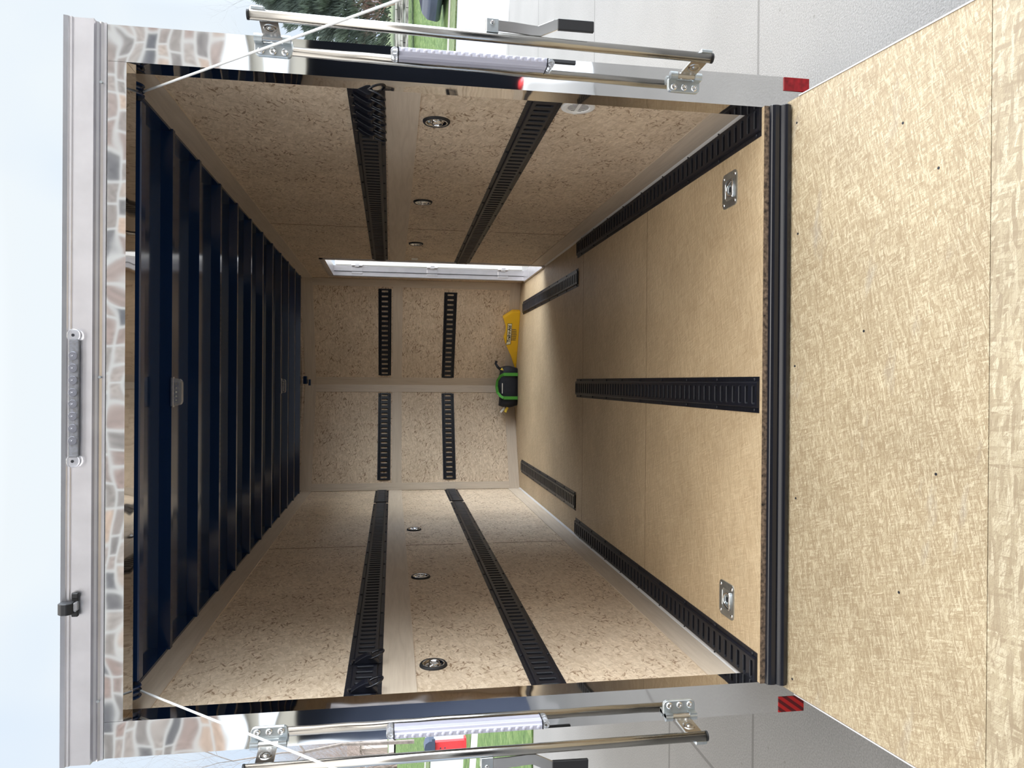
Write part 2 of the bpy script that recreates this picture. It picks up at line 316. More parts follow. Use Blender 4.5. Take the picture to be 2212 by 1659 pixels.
def cyl(bm, p0, p1, r, n=16, r2=None, mi=0, caps=True):
    p0, p1 = Vector(p0), Vector(p1); d = (p1-p0).normalized()
    a = d.orthogonal().normalized(); b = d.cross(a); r2 = r if r2 is None else r2
    A = [bm.verts.new(p0+(a*math.cos(2*PI*i/n)+b*math.sin(2*PI*i/n))*r) for i in range(n)]
    C = [bm.verts.new(p1+(a*math.cos(2*PI*i/n)+b*math.sin(2*PI*i/n))*r2) for i in range(n)]
    if caps: bm.faces.new(A[::-1]).material_index = mi; bm.faces.new(C).material_index = mi
    for i in range(n): bm.faces.new((A[i], A[(i+1) % n], C[(i+1) % n], C[i])).material_index = mi
    return bm
def tube(bm, pts, r, n=8, closed=False):
    pts = [Vector(p) for p in pts]; m = len(pts); rings = []; prev = None
    for i, p in enumerate(pts):
        if closed: d = (pts[(i+1) % m]-pts[i-1]).normalized()
        else: d = (pts[min(i+1, m-1)]-pts[max(i-1, 0)]).normalized()
        a = (prev - d*prev.dot(d)).normalized() if prev is not None else d.orthogonal().normalized()
        prev = a; b = d.cross(a); rr = r[i] if isinstance(r, (list, tuple)) else r
        rings.append([bm.verts.new(p+(a*math.cos(2*PI*k/n)+b*math.sin(2*PI*k/n))*rr) for k in range(n)])
    for i in range(m if closed else m-1):
        A, C = rings[i], rings[(i+1) % m]
        if closed and i == m-1:   # best matching twist
            s = min(range(n), key=lambda s: (A[0].co-C[s].co).length); C = C[s:]+C[:s]
        for k in range(n): bm.faces.new((A[k], A[(k+1) % n], C[(k+1) % n], C[k]))
    if not closed: bm.faces.new(rings[0][::-1]); bm.faces.new(rings[-1])
    return bm
def lathe(bm, prof, n=32, mi=0):
    """revolve (radius, height) around local z"""
    rings = []
    for r, h in prof:
        if r < 1e-6: rings.append([bm.verts.new((0, 0, h))])
        else: rings.append([bm.verts.new((r*math.cos(2*PI*i/n), r*math.sin(2*PI*i/n), h)) for i in range(n)])
    for A, C in zip(rings, rings[1:]):
        for i in range(n):
            q = [A[i % len(A)], A[(i+1) % len(A)], C[(i+1) % len(C)], C[i % len(C)]]
            u = []
            for v in q:
                if v not in u: u.append(v)
            if len(u) > 2: bm.faces.new(u).material_index = mi
    return bm
def xf(bm, loc=(0, 0, 0), rot=(0, 0, 0)):
    bm.transform(Matrix.Translation(loc) @ Euler(rot).to_matrix().to_4x4()); return bm

WI, L, NOSE, H = 1.03, 4.90, 0.427, 2.139
# ================================================================== TRAILER SHELL
b = B()                                                        # interior floor, V-shaped at the nose; drops 20 mm at the rear edge
vs = [(-0.9985, -0.012), (0.9985, -0.012), (0.9985, 0.086), (WI, 0.086), (WI, L), (0, L+NOSE), (-WI, L), (-WI, 0.086), (-0.9985, 0.086)]
prism(b, vs, 'z', -0.028, 0.0)
struct('floor', b, m_floor, 'light brown strand board floor inside the cargo trailer')
b = B()
for yy in (2.43, 1.17): box(b, -WI, WI, yy, yy+0.003, 0.0, 0.0006)
f = bpy.data.objects['floor']; sm_ = obj('board_seam', b, m_tan, f)
b = B(); box(b, -1.0, 1.0, -0.0135, -0.012, -0.020, -0.001)   # rough sawn edge
e_ = obj('sawn_edge', b, simple('sawn_edge_wood', (0.13, 0.09, 0.06), 0.9, noise=0.9, nscale=70), f)

def wall_side(name, s, mats, label):
    xa, xb = (WI, 1.10) if s > 0 else (-1.10, -WI)
    b = B()
    if s < 0: box(b, xa, xb, 0.085, L+0.05, -0.03, 2.17)
    else:                                                      # doorway y 3.76..4.67, z up to 1.83
        box(b, xa, xb, 0.085, 3.76, -0.03, 2.17); box(b, xa, xb, 4.67, L+0.05, -0.03, 2.17); box(b, xa, xb, 3.76, 4.67, 1.83, 2.17)
    o = struct(name, b, m_wall, label)
    b = B(); xs = WI*s
    for (z0, z1) in ((0.105, 0.60), (0.80, 1.175), (1.43, 2.03)):
        box(b, min(xs, xs-0.0012*s), max(xs, xs-0.0012*s), 2.448, 2.455, z0, z1)
    obj('board_seam', b, m_tan, o)
    return o
wr = wall_side('wall_right', 1, None, 'right strand board wall of the trailer, with the open side door')
wl = wall_side('wall_left', -1, None, 'left strand board wall of the trailer')
b = B()                                                        # V nose wall in two leaves
for s in (1, -1):
    prism(b, [(s*WI, L), (0, L+NOSE), (0, L+NOSE+0.05), (s*(WI+0.06), L+0.05)], 'z', -0.03, 2.17)
struct('wall_front', b, m_front, 'V-shaped front strand board wall of the trailer')
# ceiling: glossy navy roof sheet with hat-section bows below it
b = B(); prism(b, [(-1.10, 0.0), (1.10, 0.0), (1.10, L), (0, L+NOSE+0.08), (-1.10, L)], 'z', 2.165, 2.18)
ceil = struct('ceiling', b, m_navy, 'glossy dark navy metal roof with cross bows')
y = 0.285; nb = 0
while y < 4.99:
    hw = WI if y < L-0.03 else WI*(1-(y-L+0.03)/NOSE)
    b = B(); prism(b, [(y-0.012, 2.165), (y-0.004, 2.122), (y+0.026, 2.122), (y+0.034, 2.165)], 'x', -hw, hw)
    obj('roof_bow', b, m_navy, ceil)
    y += 0.4064
b = B()
for s in (1, -1): box(b, *( (1.015, 1.03) if s > 0 else (-1.03, -1.015)), 0.085, L, 2.128, 2.165)
obj('side_rail', b, m_navy, ceil)

# plywood trim boards, 5 mm, on the walls
tn = [0]
def trim(bm, mat, label):
    tn[0] += 1
    return struct('trim_%d' % tn[0], bm, mat, label)
T = 0.005
for s, nm in ((1, 'right'), (-1, 'left')):
    def sb(y0, y1, z0, z1, t=T):
        b = B(); x = s*WI; box(b, min(x, x-s*t), max(x, x-s*t), y0, y1, z0, z1); return b
    trim(sb(0.085, L-0.01, 2.03, 2.139), m_ply_y, 'plywood trim board along the top of the %s wall' % nm)
    trim(sb(0.085, 3.74 if s > 0 else L-0.01, 1.172, 1.292), m_ply_y, 'plywood trim board under the upper track of the %s wall' % nm)
    trim(sb(0.085, 3.74 if s > 0 else L-0.01, 0.004, 0.118), m_ply_y, 'plywood trim board along the foot of the %s wall' % nm)
    # sealant bead in the floor corner
    b = B(); x = s*WI; prism(b, [(x-s*0.006, 0.001), (x-s*0.016, 0.001), (x-s*0.006, 0.012)], 'y', 0.085, 3.7 if s > 0 else L-0.02)
    trim(b, m_seal, 'white sealant bead in the corner of floor and %s wall' % nm)
dn_ = Vector((NOSE, WI, 0)).normalized()
def nose_frame(s):
    """matrix: local x runs from the outer corner to the nose, y out of the wall towards the rear, z up"""
    o = Vector((s*WI, L, 0)); e = Vector((-s*WI, NOSE, 0)).normalized(); n = Vector((-s*NOSE, -WI, 0)).normalized()
    m = Matrix.Identity(4)
    for i, ax in enumerate((e, n, Vector((0, 0, 1)))):
        for j in range(3): m[j][i] = ax[j]
    m.translation = o; return m
LN = math.hypot(WI, NOSE)
for s, nm in ((1, 'right'), (-1, 'left')):
    m = nose_frame(s)
    for (a, c, z0, z1, mt, ds) in ((0, LN, 2.03, 2.139, m_ply_x, 'along the top'), (0, LN, 1.172, 1.268, m_ply_x, 'below the upper track'), (0, LN, 0.002, 0.105, m_ply_x, 'along the foot'),
                                   (0.002, 0.075, 0.105, 2.03, m_ply_z, 'upright in the outer corner'), (LN-0.082, LN-0.001, 0.105, 2.03, m_ply_z, 'upright beside the nose')):
        t = 0.005 if z1-z0 < 1 else 0.0065
        b = B(); box(b, a, c, 0, t, z0, z1); b.transform(m)
        trim(b, mt, 'plywood trim board %s on the %s half of the front wall' % (ds, nm))

# stainless rear frame, header, extruded top rail
for s, nm in ((1, 'right'), (-1, 'left')):
    b = B(); x0, x1 = (1.0, 1.11) if s > 0 else (-1.11, -1.0); box(b, x0, x1, 0.0, 0.085, -0.175, 2.118)
    trim(b, m_mirror, 'mirror-polished stainless post on the %s side of the rear opening' % nm)
b = B(); box(b, -0.9995, 0.9995, 0.0006, 0.085, 2.064, 2.118)
trim(b, m_mirror, 'mirror-polished stainless header over the rear opening')
b = B()
prism(b, [(-0.004, 2.1185), (0.05, 2.1185), (0.05, 2.215), (-0.028, 2.219), (-0.034, 2.226), (-0.037, 2.226), (-0.034, 2.214), (-0.030, 2.212), (-0.030, 2.205), (-0.026, 2.203), (-0.026, 2.150), (-0.0285, 2.149), (-0.0285, 2.1455), (-0.010, 2.1445), (-0.006, 2.138), (-0.010, 2.132), (-0.004, 2.127)], 'x', -1.112, 1.112)
rail = trim(b, m_alu, 'ribbed aluminium rail across the top of the rear frame')
b = B()
for x in (0.93, 0.045, -0.93): cyl(b, (x, -0.004, 2.131), (x, -0.013, 2.131), 0.0045, 8)
obj('rivet', b, m_zinc, rail)
b = B(); box(b, -1.112, 1.112, 0.05, 0.5, 2.185, 2.20); struct('trim_40', b, m_white, 'white roof skin edge')
# black steel sill between floor and ramp
b = B()
prism(b, [(-0.0125, -0.019), (-0.018, -0.017), (-0.028, -0.021), (-0.032, -0.032), (-0.032, -0.046), (-0.030, -0.052), (-0.042, -0.060), (-0.046, -0.072), (-0.040, -0.086), (0.01, -0.088), (0.01, -0.028)], 'x', -1.0, 1.0)
tag(obj('hinge_sill', b, m_blackb, None, bevel=0.002), 'long glossy black steel hinge sill between trailer floor and ramp', 'sill')

# ================================================================== RAMP
RS = -math.atan(0.148)
ramp_t = thing('loading_ramp', 'lowered rear loading ramp with a pale strand board surface', 'ramp', (0, -0.012, -0.0865), (-RS*-1 if False else math.atan(0.148), 0, 0))
b = B(); box(b, -1.015, 1.017, -0.772, -0.002, -0.03, 0.0); obj('ramp_board', b, m_ramp, ramp_t)
b = B(); box(b, -1.015, 1.017, -2.05, -0.774, -0.03, 0.0); obj('ramp_board', b, m_ramp2, ramp_t)
for s in (1, -1):
    b = B(); x0, x1 = (1.0175, 1.022) if s > 0 else (-1.020, -1.0155); box(b, x0, x1, -2.06, -0.06, -0.045, 0.0015)
    obj('edge_channel', b, m_alu, ramp_t)
b = B(); box(b, -1.0, 1.0, -2.055, -0.01, -0.06, -0.0305); obj('frame', b, m_alu, ramp_t)
for (x, yy) in ((0.93, -0.05), (0.55, -0.06), (0.1, -0.05), (-0.35, -0.06), (-0.97, -0.05), (0.78, -0.5), (-0.55, -0.5), (0.2, -0.36), (-0.2, -0.62), (0.62, -0.62)):
    b = B(); cyl(b, (x, yy, -0.001), (x, yy, 0.0006), 0.004, 10); obj('screw', b, m_dark, ramp_t)

# ================================================================== E-TRACKS
PITCH_T = 0.0508
def make_track(n, back=True):
    """slotted tie-down rail lying along local +x, face to local +z"""
    V, Fc, Mi = [], [], []
    def q(*ps, mi=0):
        i = len(V); V.extend(ps); Fc.append(tuple(range(i, i+len(ps)))); Mi.append(mi)
    hp, hf, wp, wf = 0.011, 0.0025, 0.0415, 0.0635; Lx = n*PITCH_T; c = 0.004
    sw, sl = 0.031, 0.0095
    for i in range(n):
        x0 = i*PITCH_T; x1 = x0+PITCH_T; xm = (x0+x1)/2
        inner = [(xm-sl+c, -sw), (xm+sl-c, -sw), (xm+sl, -sw+c), (xm+sl, sw-c), (xm+sl-c, sw), (xm-sl+c, sw), (xm-sl, sw-c), (xm-sl, -sw+c)]
        outer = [(x0, -wp), (x1, -wp), (x1, -wp*0.8), (x1, wp*0.8), (x1, wp), (x0, wp), (x0, wp*0.8), (x0, -wp*0.8)]
        lip = [((p[0]-xm)*1.35+xm, p[1]*1.06) for p in inner]
        for k in range(8):
            a, b_ = k, (k+1) % 8
            q((*outer[a], hp), (*outer[b_], hp), (*lip[b_], hp), (*lip[a], hp))
            q((*lip[a], hp), (*lip[b_], hp), (*inner[b_], hp-0.0025), (*inner[a], hp-0.0025), mi=1)
            q((*inner[a], hp-0.0025), (*inner[b_], hp-0.0025), (*inner[b_], 0.0012), (*inner[a], 0.0012), mi=1)
        for s in (1, -1):
            for (xa, w) in ((x0+0.012, 0.0015), (x0+0.037, 0.0015)):
                q((xa-w, s*0.050, hf+0.0004), (xa+w, s*0.050, hf+0.0004), (xa+w, s*0.061, hf+0.0004), (xa-w, s*0.061, hf+0.0004), mi=1)
    for s in (1, -1):
        q((0, s*wp, hp), (Lx, s*wp, hp), (Lx, s*(wp+0.003), hp-0.001), (0, s*(wp+0.003), hp-0.001))
        q((0, s*(wp+0.003), hp-0.001), (Lx, s*(wp+0.003), hp-0.001), (Lx, s*(wp+0.0055), hf), (0, s*(wp+0.0055), hf))
        q((0, s*(wp+0.0055), hf), (Lx, s*(wp+0.0055), hf), (Lx, s*wf, hf), (0, s*wf, hf))
        q((0, s*wf, hf), (Lx, s*wf, hf), (Lx, s*wf, 0), (0, s*wf, 0))
    for x in (0, Lx):
        q((x, -wf, 0), (x, -wf, hf), (x, -wp-0.0055, hf), (x, -wp-0.003, hp-0.001), (x, -wp, hp), (x, wp, hp), (x, wp+0.003, hp-0.001), (x, wp+0.0055, hf), (x, wf, hf), (x, wf, 0))
    if back: q((0, -wp, 0.001), (Lx, -wp, 0.001), (Lx, wp, 0.001), (0, wp, 0.001), mi=1)
    me = bpy.data.meshes.new('rail'); me.from_pydata(V, [], Fc)
    me.materials.append(m_black); me.materials.append(m_dark)
    me.polygons.foreach_set('material_index', Mi); me.update()
    return me
rail_cache = {}
b = B(); lathe(b, [(0.0065, 0), (0.0065, 0.002), (0.004, 0.0042), (0, 0.0045)], 10); screw_me = bpy.data.meshes.new('screw'); b.to_mesh(screw_me); b.free(); screw_me.materials.append(m_dark)
def track(label, mat4, length, group, back=True):
    n = max(1, round(length/PITCH_T)); key = (n, back)
    if key not in rail_cache: rail_cache[key] = make_track(n, back)
    t = thing('tie_down_track', label, 'tie-down track', group=group); t.matrix_world = mat4
    r = bpy.data.objects.new('rail', rail_cache[key]); COL.objects.link(r); r.parent = t
    k = 0.6
    while k < n:
        for s in (1, -1):
            o = bpy.data.objects.new('screw', screw_me); COL.objects.link(o); o.parent = t; o.location = (k*PITCH_T, s*0.053, 0.0026)
        k += 6
    return t
def frame_m(o, ex, ez):
    ex = Vector(ex).normalized(); ez = Vector(ez).normalized(); ey = ez.cross(ex).normalized(); ez = ex.cross(ey)
    m = Matrix.Identity(4)
    for i, ax in enumerate((ex, ey, ez)):
        for j in range(3): m[j][i] = ax[j]
    m.translation = Vector(o); return m
GW = 'black slotted tie-down tracks along the side walls'; GF = 'black slotted tie-down tracks on the floor'; GN = 'black slotted tie-down tracks on the front wall'
track('black upper tie-down track on the right wall, hung with six rings', frame_m((WI, 0.10, 1.358), (0, 3.65, 0.014), (-1, 0, 0)), 3.63, GW)
track('black lower tie-down track on the right wall, running to the side door', frame_m((WI, 0.10, 0.738), (0, 3.72, -0.036), (-1, 0, 0)), 3.68, GW)
track('black upper tie-down track on the left wall, long section with two rings', frame_m((-WI, 0.10, 1.356), (0, 4.8, 0.003), (1, 0, 0)), 4.0, GW)
track('black upper tie-down track on the left wall, short section beside the front wall', frame_m((-WI, 4.17, 1.359), (0, 1, 0), (1, 0, 0)), 0.70, GW)
track('black lower tie-down track on the left wall, long section', frame_m((-WI, 0.10, 0.710), (0, 4.8, -0.022), (1, 0, 0)), 4.0, GW)
track('black lower tie-down track on the left wall, short section beside the front wall', frame_m((-WI, 4.17, 0.692), (0, 1, 0), (1, 0, 0)), 0.70, GW)
def ft(label, x, y0, ln): track(label, frame_m((x, y0, 0.0), (0, 1, 0), (0, 0, 1)), ln, GF)
ft('black floor tie-down track against the right wall', 0.965, 0.004, 2.57)
ft('black floor tie-down track against the left wall', -0.965, 0.004, 2.57)
ft('black floor tie-down track down the middle of the floor', 0.0, 0.004, 2.57)
ft('short black floor tie-down track ending near the yellow tire ramp', 0.765, 2.57, 2.18)
ft('short black floor tie-down track in the far left corner of the floor', -0.79, 2.60, 2.18)
for s, nm in ((1, 'right'), (-1, 'left')):
    m = nose_frame(s); e = m.to_3x3() @ Vector((1, 0, 0)); n = m.to_3x3() @ Vector((0, 1, 0))
    for (z, up, a) in ((1.345, 'upper', 0.095), (0.70, 'lower', 0.115)):
        o = m @ Vector((a, 0.0005, z))
        if s < 0:
            track('black %s tie-down track on the %s half of the front wall' % (up, nm), frame_m(m @ Vector((LN-0.095, 0.0005, z)), -e, n), 0.93, GN, back=False)
        else: track('black %s tie-down track on the %s half of the front wall' % (up, nm), frame_m(o, e, n), 0.93, GN, back=False)

# ring fittings clipped in the upper tracks
def ring_fitting(label, s, yy, z, tilt):
    t = thing('ring_fitting', label, 'tie-down ring', (s*(WI-0.011), yy, z), (0, 0, 0), 'black ring fittings clipped in the upper wall tracks')
    b = B(); q = -s
    prism(b, [(q*0.0, 0.050), (q*0.008, 0.052), (q*0.022, 0.030), (q*0.034, 0.006), (q*0.036, -0.008), (q*0.024, -0.016), (q*0.0, -0.040)], 'y', -0.019, 0.019)
    obj('clip_body', b, m_black, t, bevel=0.003, seg=2)
    b = B(); pts = [(q*(0.026+0.010*math.sin(tilt)*0), 0.030*math.sin(a), -0.026+0.030*math.cos(a)) for a in [2*PI*i/28 for i in range(28)]]
    pts = [(q*(0.030 - 0.012*(p[2]+0.026)/0.03), p[1], p[2]) for p in pts]
    tube(b, pts, 0.0040, 8, closed=True); obj('ring', b, m_blackb, t, smooth=True)
    b = B(); cyl(b, (q*0.002, 0, 0.056), (q*0.010, 0, 0.056), 0.007, 10); obj('release_tab', b, m_blackb, t)
    return t
for i, yy in enumerate((0.105, 0.185, 0.262, 0.345, 0.432, 0.523)):
    ring_fitting(['black ring fitting nearest the rear post on the right wall track', 'black ring fitting on the right wall track, second from the rear', 'black ring fitting on the right wall track, third from the rear', 'black ring fitting on the right wall track, fourth from the rear', 'black ring fitting on the right wall track, fifth from the rear', 'black ring fitting on the right wall track, deepest inside of its row'][i], 1, yy, 1.350, 0)
ring_fitting('black ring fitting on the left wall track, nearest the rear post', -1, 0.165, 1.345, 0)
ring_fitting('black ring fitting on the left wall track, deeper of the two', -1, 0.425, 1.345, 0)

# round recessed tie-down rings in the walls
def round_ring(label, loc, rot):
    t = thing('recessed_ring', label, 'tie-down ring', loc, rot, 'round chrome recessed rings in the side walls')
    b = B(); lathe(b, [(0.0525, 0), (0.0515, 0.006), (0.048, 0.010), (0.044, 0.009), (0.042, 0.004), (0.042, 0)], 40); obj('rubber_rim', b, m_rubber, t, smooth=True)
    b = B(); lathe(b, [(0.0425, 0.0085), (0.040, 0.0095), (0.0365, 0.007), (0.033, 0.0025), (0.024, 0.0012), (0.010, 0.0012), (0, 0.0015)], 40); obj('dish', b, m_chrome, t, smooth=True)
    b = B(); tube(b, [(-0.030, 0.012, 0.006), (0.030, 0.012, 0.006)], 0.004, 8)
    pts = [(0.024*math.cos(a), 0.010-0.034*math.sin(a)*0.95, 0.009) for a in [PI*i/14 for i in range(15)]]
    tube(b, pts, 0.0032, 8); obj('pull_ring', b, m_chrome, t, smooth=True)
    b = B(); cyl(b, (-0.012, 0.026, 0.001), (-0.012, 0.026, 0.004), 0.005, 10); cyl(b, (0.0, -0.008, 0.001), (0.0, -0.008, 0.0045), 0.006, 10); obj('screw', b, m_zinc, t)
    return t
def inward(s): return Matrix(((0, 0, -s), (0 if False else s, 0, 0), (0, 1, 0)))
rr = {}
for s, nm in ((1, 'right'), (-1, 'left')):
    mm = frame_m((0, 0, 0), (0, s, 0) if s > 0 else (0, -1, 0), (-s, 0, 0)).to_3x3()
    # local y must be world up
    ex = Vector((0, 1, 0)).cross(Vector((0, 0, 1)))
    up = Vector((0, 0, 1)); nz = Vector((-s, 0, 0)); exx = up.cross(nz)
    m = Matrix.Identity(4)
    for i, ax in enumerate((exx, up, nz)):
        for j in range(3): m[j][i] = ax[j]
    rot = m.to_euler()
    for (yy, zz, ds) in ((0.425 if s > 0 else 0.39, 1.104, 'closest to the rear opening'), (1.70 if s > 0 else 1.655, 1.105, 'halfway along'), (2.95, 1.105, 'farthest from the opening')):
        round_ring('chrome recessed ring with black rim in the %s wall, %s' % (nm, ds), (s*WI, yy, zz), rot)
# white vent on the right wall
b_loc = (WI, 0.19, 0.610)
vt = thing('wall_vent', 'round white plastic louvred vent on the right wall by the rear post', 'vent', b_loc, rot if False else Euler((0, -PI/2, 0)))
b = B(); lathe(b, [(0.062, 0), (0.061, 0.004), (0.056, 0.006), (0.043, 0.006), (0.041, 0.003), (0, 0.003)], 40); obj('cover', b, m_whitep, vt)
b = B()
for i in range(9):
    w = math.sqrt(max(0, 0.038**2-(0.036*(i-4)/4.4)**2)); yv = 0.036*(i-4)/4.4
    for (a, c) in ((-w, -0.006), (0.006, w)): box(b, a, c, yv-0.0014, yv+0.0014, 0.003, 0.0034)
obj('louvre_slots', b, m_dark, vt)
b = B(); lathe(b, [(0.008, 0.006), (0.007, 0.0075), (0, 0.008)], 12); xf(b, (0, 0.049, 0)); obj('screw_cap', b, m_whitep, vt)
# square floor rings
def square_ring(label, x, y, s):
    t = thing('floor_ring', label, 'tie-down ring', (x, y, 0.0), (0, 0, 0), 'square zinc rings sunk in the floor near the ramp')
    hx, hy, c = 0.066, 0.060, 0.020
    out = []
    for (cx, cy, a0) in ((hx-c, hy-c, 0), (-hx+c, hy-c, 90), (-hx+c, -hy+c, 180), (hx-c, -hy+c, 270)):
        for k in range(5): a = math.radians(a0+22.5*k); out.append((cx+c*math.cos(a), cy+c*math.sin(a)))
    b = B(); n = len(out); top = [b.verts.new((*p, 0.004)) for p in out]; bot = [b.verts.new((*p, 0)) for p in out]
    rings = [top]
    for (f_, h) in ((0.0, 0.0042), (0.0, 0.0)):
        pass
    circ = lambda r, z, oy=0.0: [b.verts.new((r*math.cos(math.atan2(p[1], p[0])), oy+r*math.sin(math.atan2(p[1], p[0])), z)) for p in out]
    rs = [top, circ(0.046, 0.0045), circ(0.043, 0.0025), circ(0.034, 0.0008), circ(0.026, 0.0008), circ(0.024, 0.0035), circ(0.017, 0.0035), circ(0.015, 0.0008)]
    for A, C in zip(rs, rs[1:]):
        for k in range(n): b.faces.new((A[k], A[(k+1) % n], C[(k+1) % n], C[k]))
    b.faces.new(rs[-1]); 
    for k in range(n): b.faces.new((bot[k], bot[(k+1) % n], top[(k+1) % n], top[k]))
    obj('plate', b, m_zinc, t, smooth=False)
    b = B(); tube(b, [(-0.030, -0.036, 0.008), (0.030, -0.036, 0.008)], 0.0045, 8)
    tube(b, [(0.030*math.cos(a), -0.034+0.052*math.sin(a), 0.007) for a in [PI*i/16 for i in range(17)]], 0.0042, 8); obj('pull_ring', b, m_chrome, t, smooth=True)
    for (sx, sy) in ((1, 1), (-1, 1), (1, -1), (-1, -1)):
        b = B(); lathe(b, [(0.0068, 0.004), (0.0062, 0.006), (0.003, 0.0075), (0, 0.0075)], 12); xf(b, (sx*0.050, sy*0.046, 0)); obj('screw', b, m_chrome, t, smooth=True)
    b = B(); cyl(b, (0, 0, 0.0009), (0, 0, 0.0012), 0.011, 12); obj('drain_hole', b, m_dark, t)
    return t
square_ring('square zinc recessed floor ring on the right of the rear floor', 0.775, 0.243, 1)
square_ring('square zinc recessed floor ring on the left of the rear floor', -0.783, 0.242, -1)

# ================================================================== DOME LIGHTS
def dome(label, x, y, full=True):
    t = thing('dome_light', label, 'ceiling light', (x, y, 2.1215), (0, 0, 0), 'clear oval lamps under the roof bows')
    b = B(); prism(b, [(-0.056, -0.014), (0.056, -0.014), (0.060, -0.006), (0.060, 0.010), (0.056, 0.016), (-0.056, 0.016), (-0.060, 0.010), (-0.060, -0.006)], 'z', -0.006, 0.0); obj('base', b, m_led, t)
    b = B(); prism(b, [(-0.055, -0.004), (-0.052, -0.030), (-0.040, -0.038), (0.040, -0.038), (0.052, -0.030), (0.055, -0.004)], 'y', -0.013, 0.022); obj('lens', b, m_clear, t, bevel=0.004, seg=2)
    b = B(); box(b, -0.040, 0.040, -0.002, 0.002, -0.028, -0.008)
    obj('circuit_board', b, m_led, t)
    b = B()
    for i in range(5): lathe_ = cyl(b, (-0.032+0.016*i, -0.0045, -0.018), (-0.032+0.016*i, -0.002, -0.018), 0.003, 8)
    obj('emitter', b, m_ledy, t)
dome('clear oval ceiling lamp on the second bow, close to the rear', -0.010, 0.690)
dome('small clear oval ceiling lamp on a far bow near the front wall', -0.005, 3.545)
t = thing('roof_bracket', 'dark bracket at the roof beside the nose of the front wall', 'bracket', (0.02, 5.02, 2.12)); b = B(); box(b, -0.015, 0.06, -0.05, 0.05, -0.035, 0.0); obj('clamp', b, m_navy, t, bevel=0.003); b = B(); cyl(b, (-0.03, 0.06, -0.05), (0.03, 0.06, -0.05), 0.012, 10); obj('knob', b, m_navy, t)

# ================================================================== SPRING SHAFT, PULLEYS, CABLES
sh = thing('spring_shaft', 'dark navy counterbalance tube behind the header, with pulleys at both ends', 'shaft', (0, 0.13, 2.07))
b = B(); box(b, -0.93, 0.93, -0.012, 0.034, -0.012, 0.035); obj('tube', b, m_navy, sh, bevel=0.004)
for s in (1, -1):
    b = B(); lathe(b, [(0, -0.018), (0.032, -0.018), (0.034, -0.014), (0.025, -0.009), (0.025, -0.003), (0.034, 0.0), (0.034, 0.004), (0.025, 0.008), (0.025, 0.012), (0.034, 0.017), (0.032, 0.020), (0, 0.020)], 28); xf(b, (s*0.962, -0.002, 0.016), (0, PI/2, 0)); obj('pulley', b, m_navy, sh, smooth=False)
def cable(label, a, c):
    b = B(); a = Vector(a); c = Vector(c); pts = [a.lerp(c, i/24)+Vector((0, 0, -0.02*math.sin(PI*i/24))) for i in range(25)]
    tube(b, pts, 0.0037, 8); return tag(obj('ramp_cable', b, m_cable, None, smooth=True), label, 'cable', 'white coated cables holding the ramp')
cable('white coated cable from the upper right pulley down to the ramp', (0.957, 0.118, 2.052), (1.035, -1.90, -0.33))
cable('white coated cable from the upper left pulley down to the ramp', (-0.957, 0.118, 2.050), (-1.035, -1.90, -0.33))
for s, nm in ((1, 'right'), (-1, 'left')):
    b = B(); x0, x1 = (1.0225, 1.045) if s > 0 else (-1.045, -1.0225); box(b, x0, x1, -1.93, -1.87, -0.40, -0.32)
    tag(obj('cable_anchor', b, m_zinc), 'zinc bracket on the %s edge of the ramp holding the cable' % nm, 'bracket')

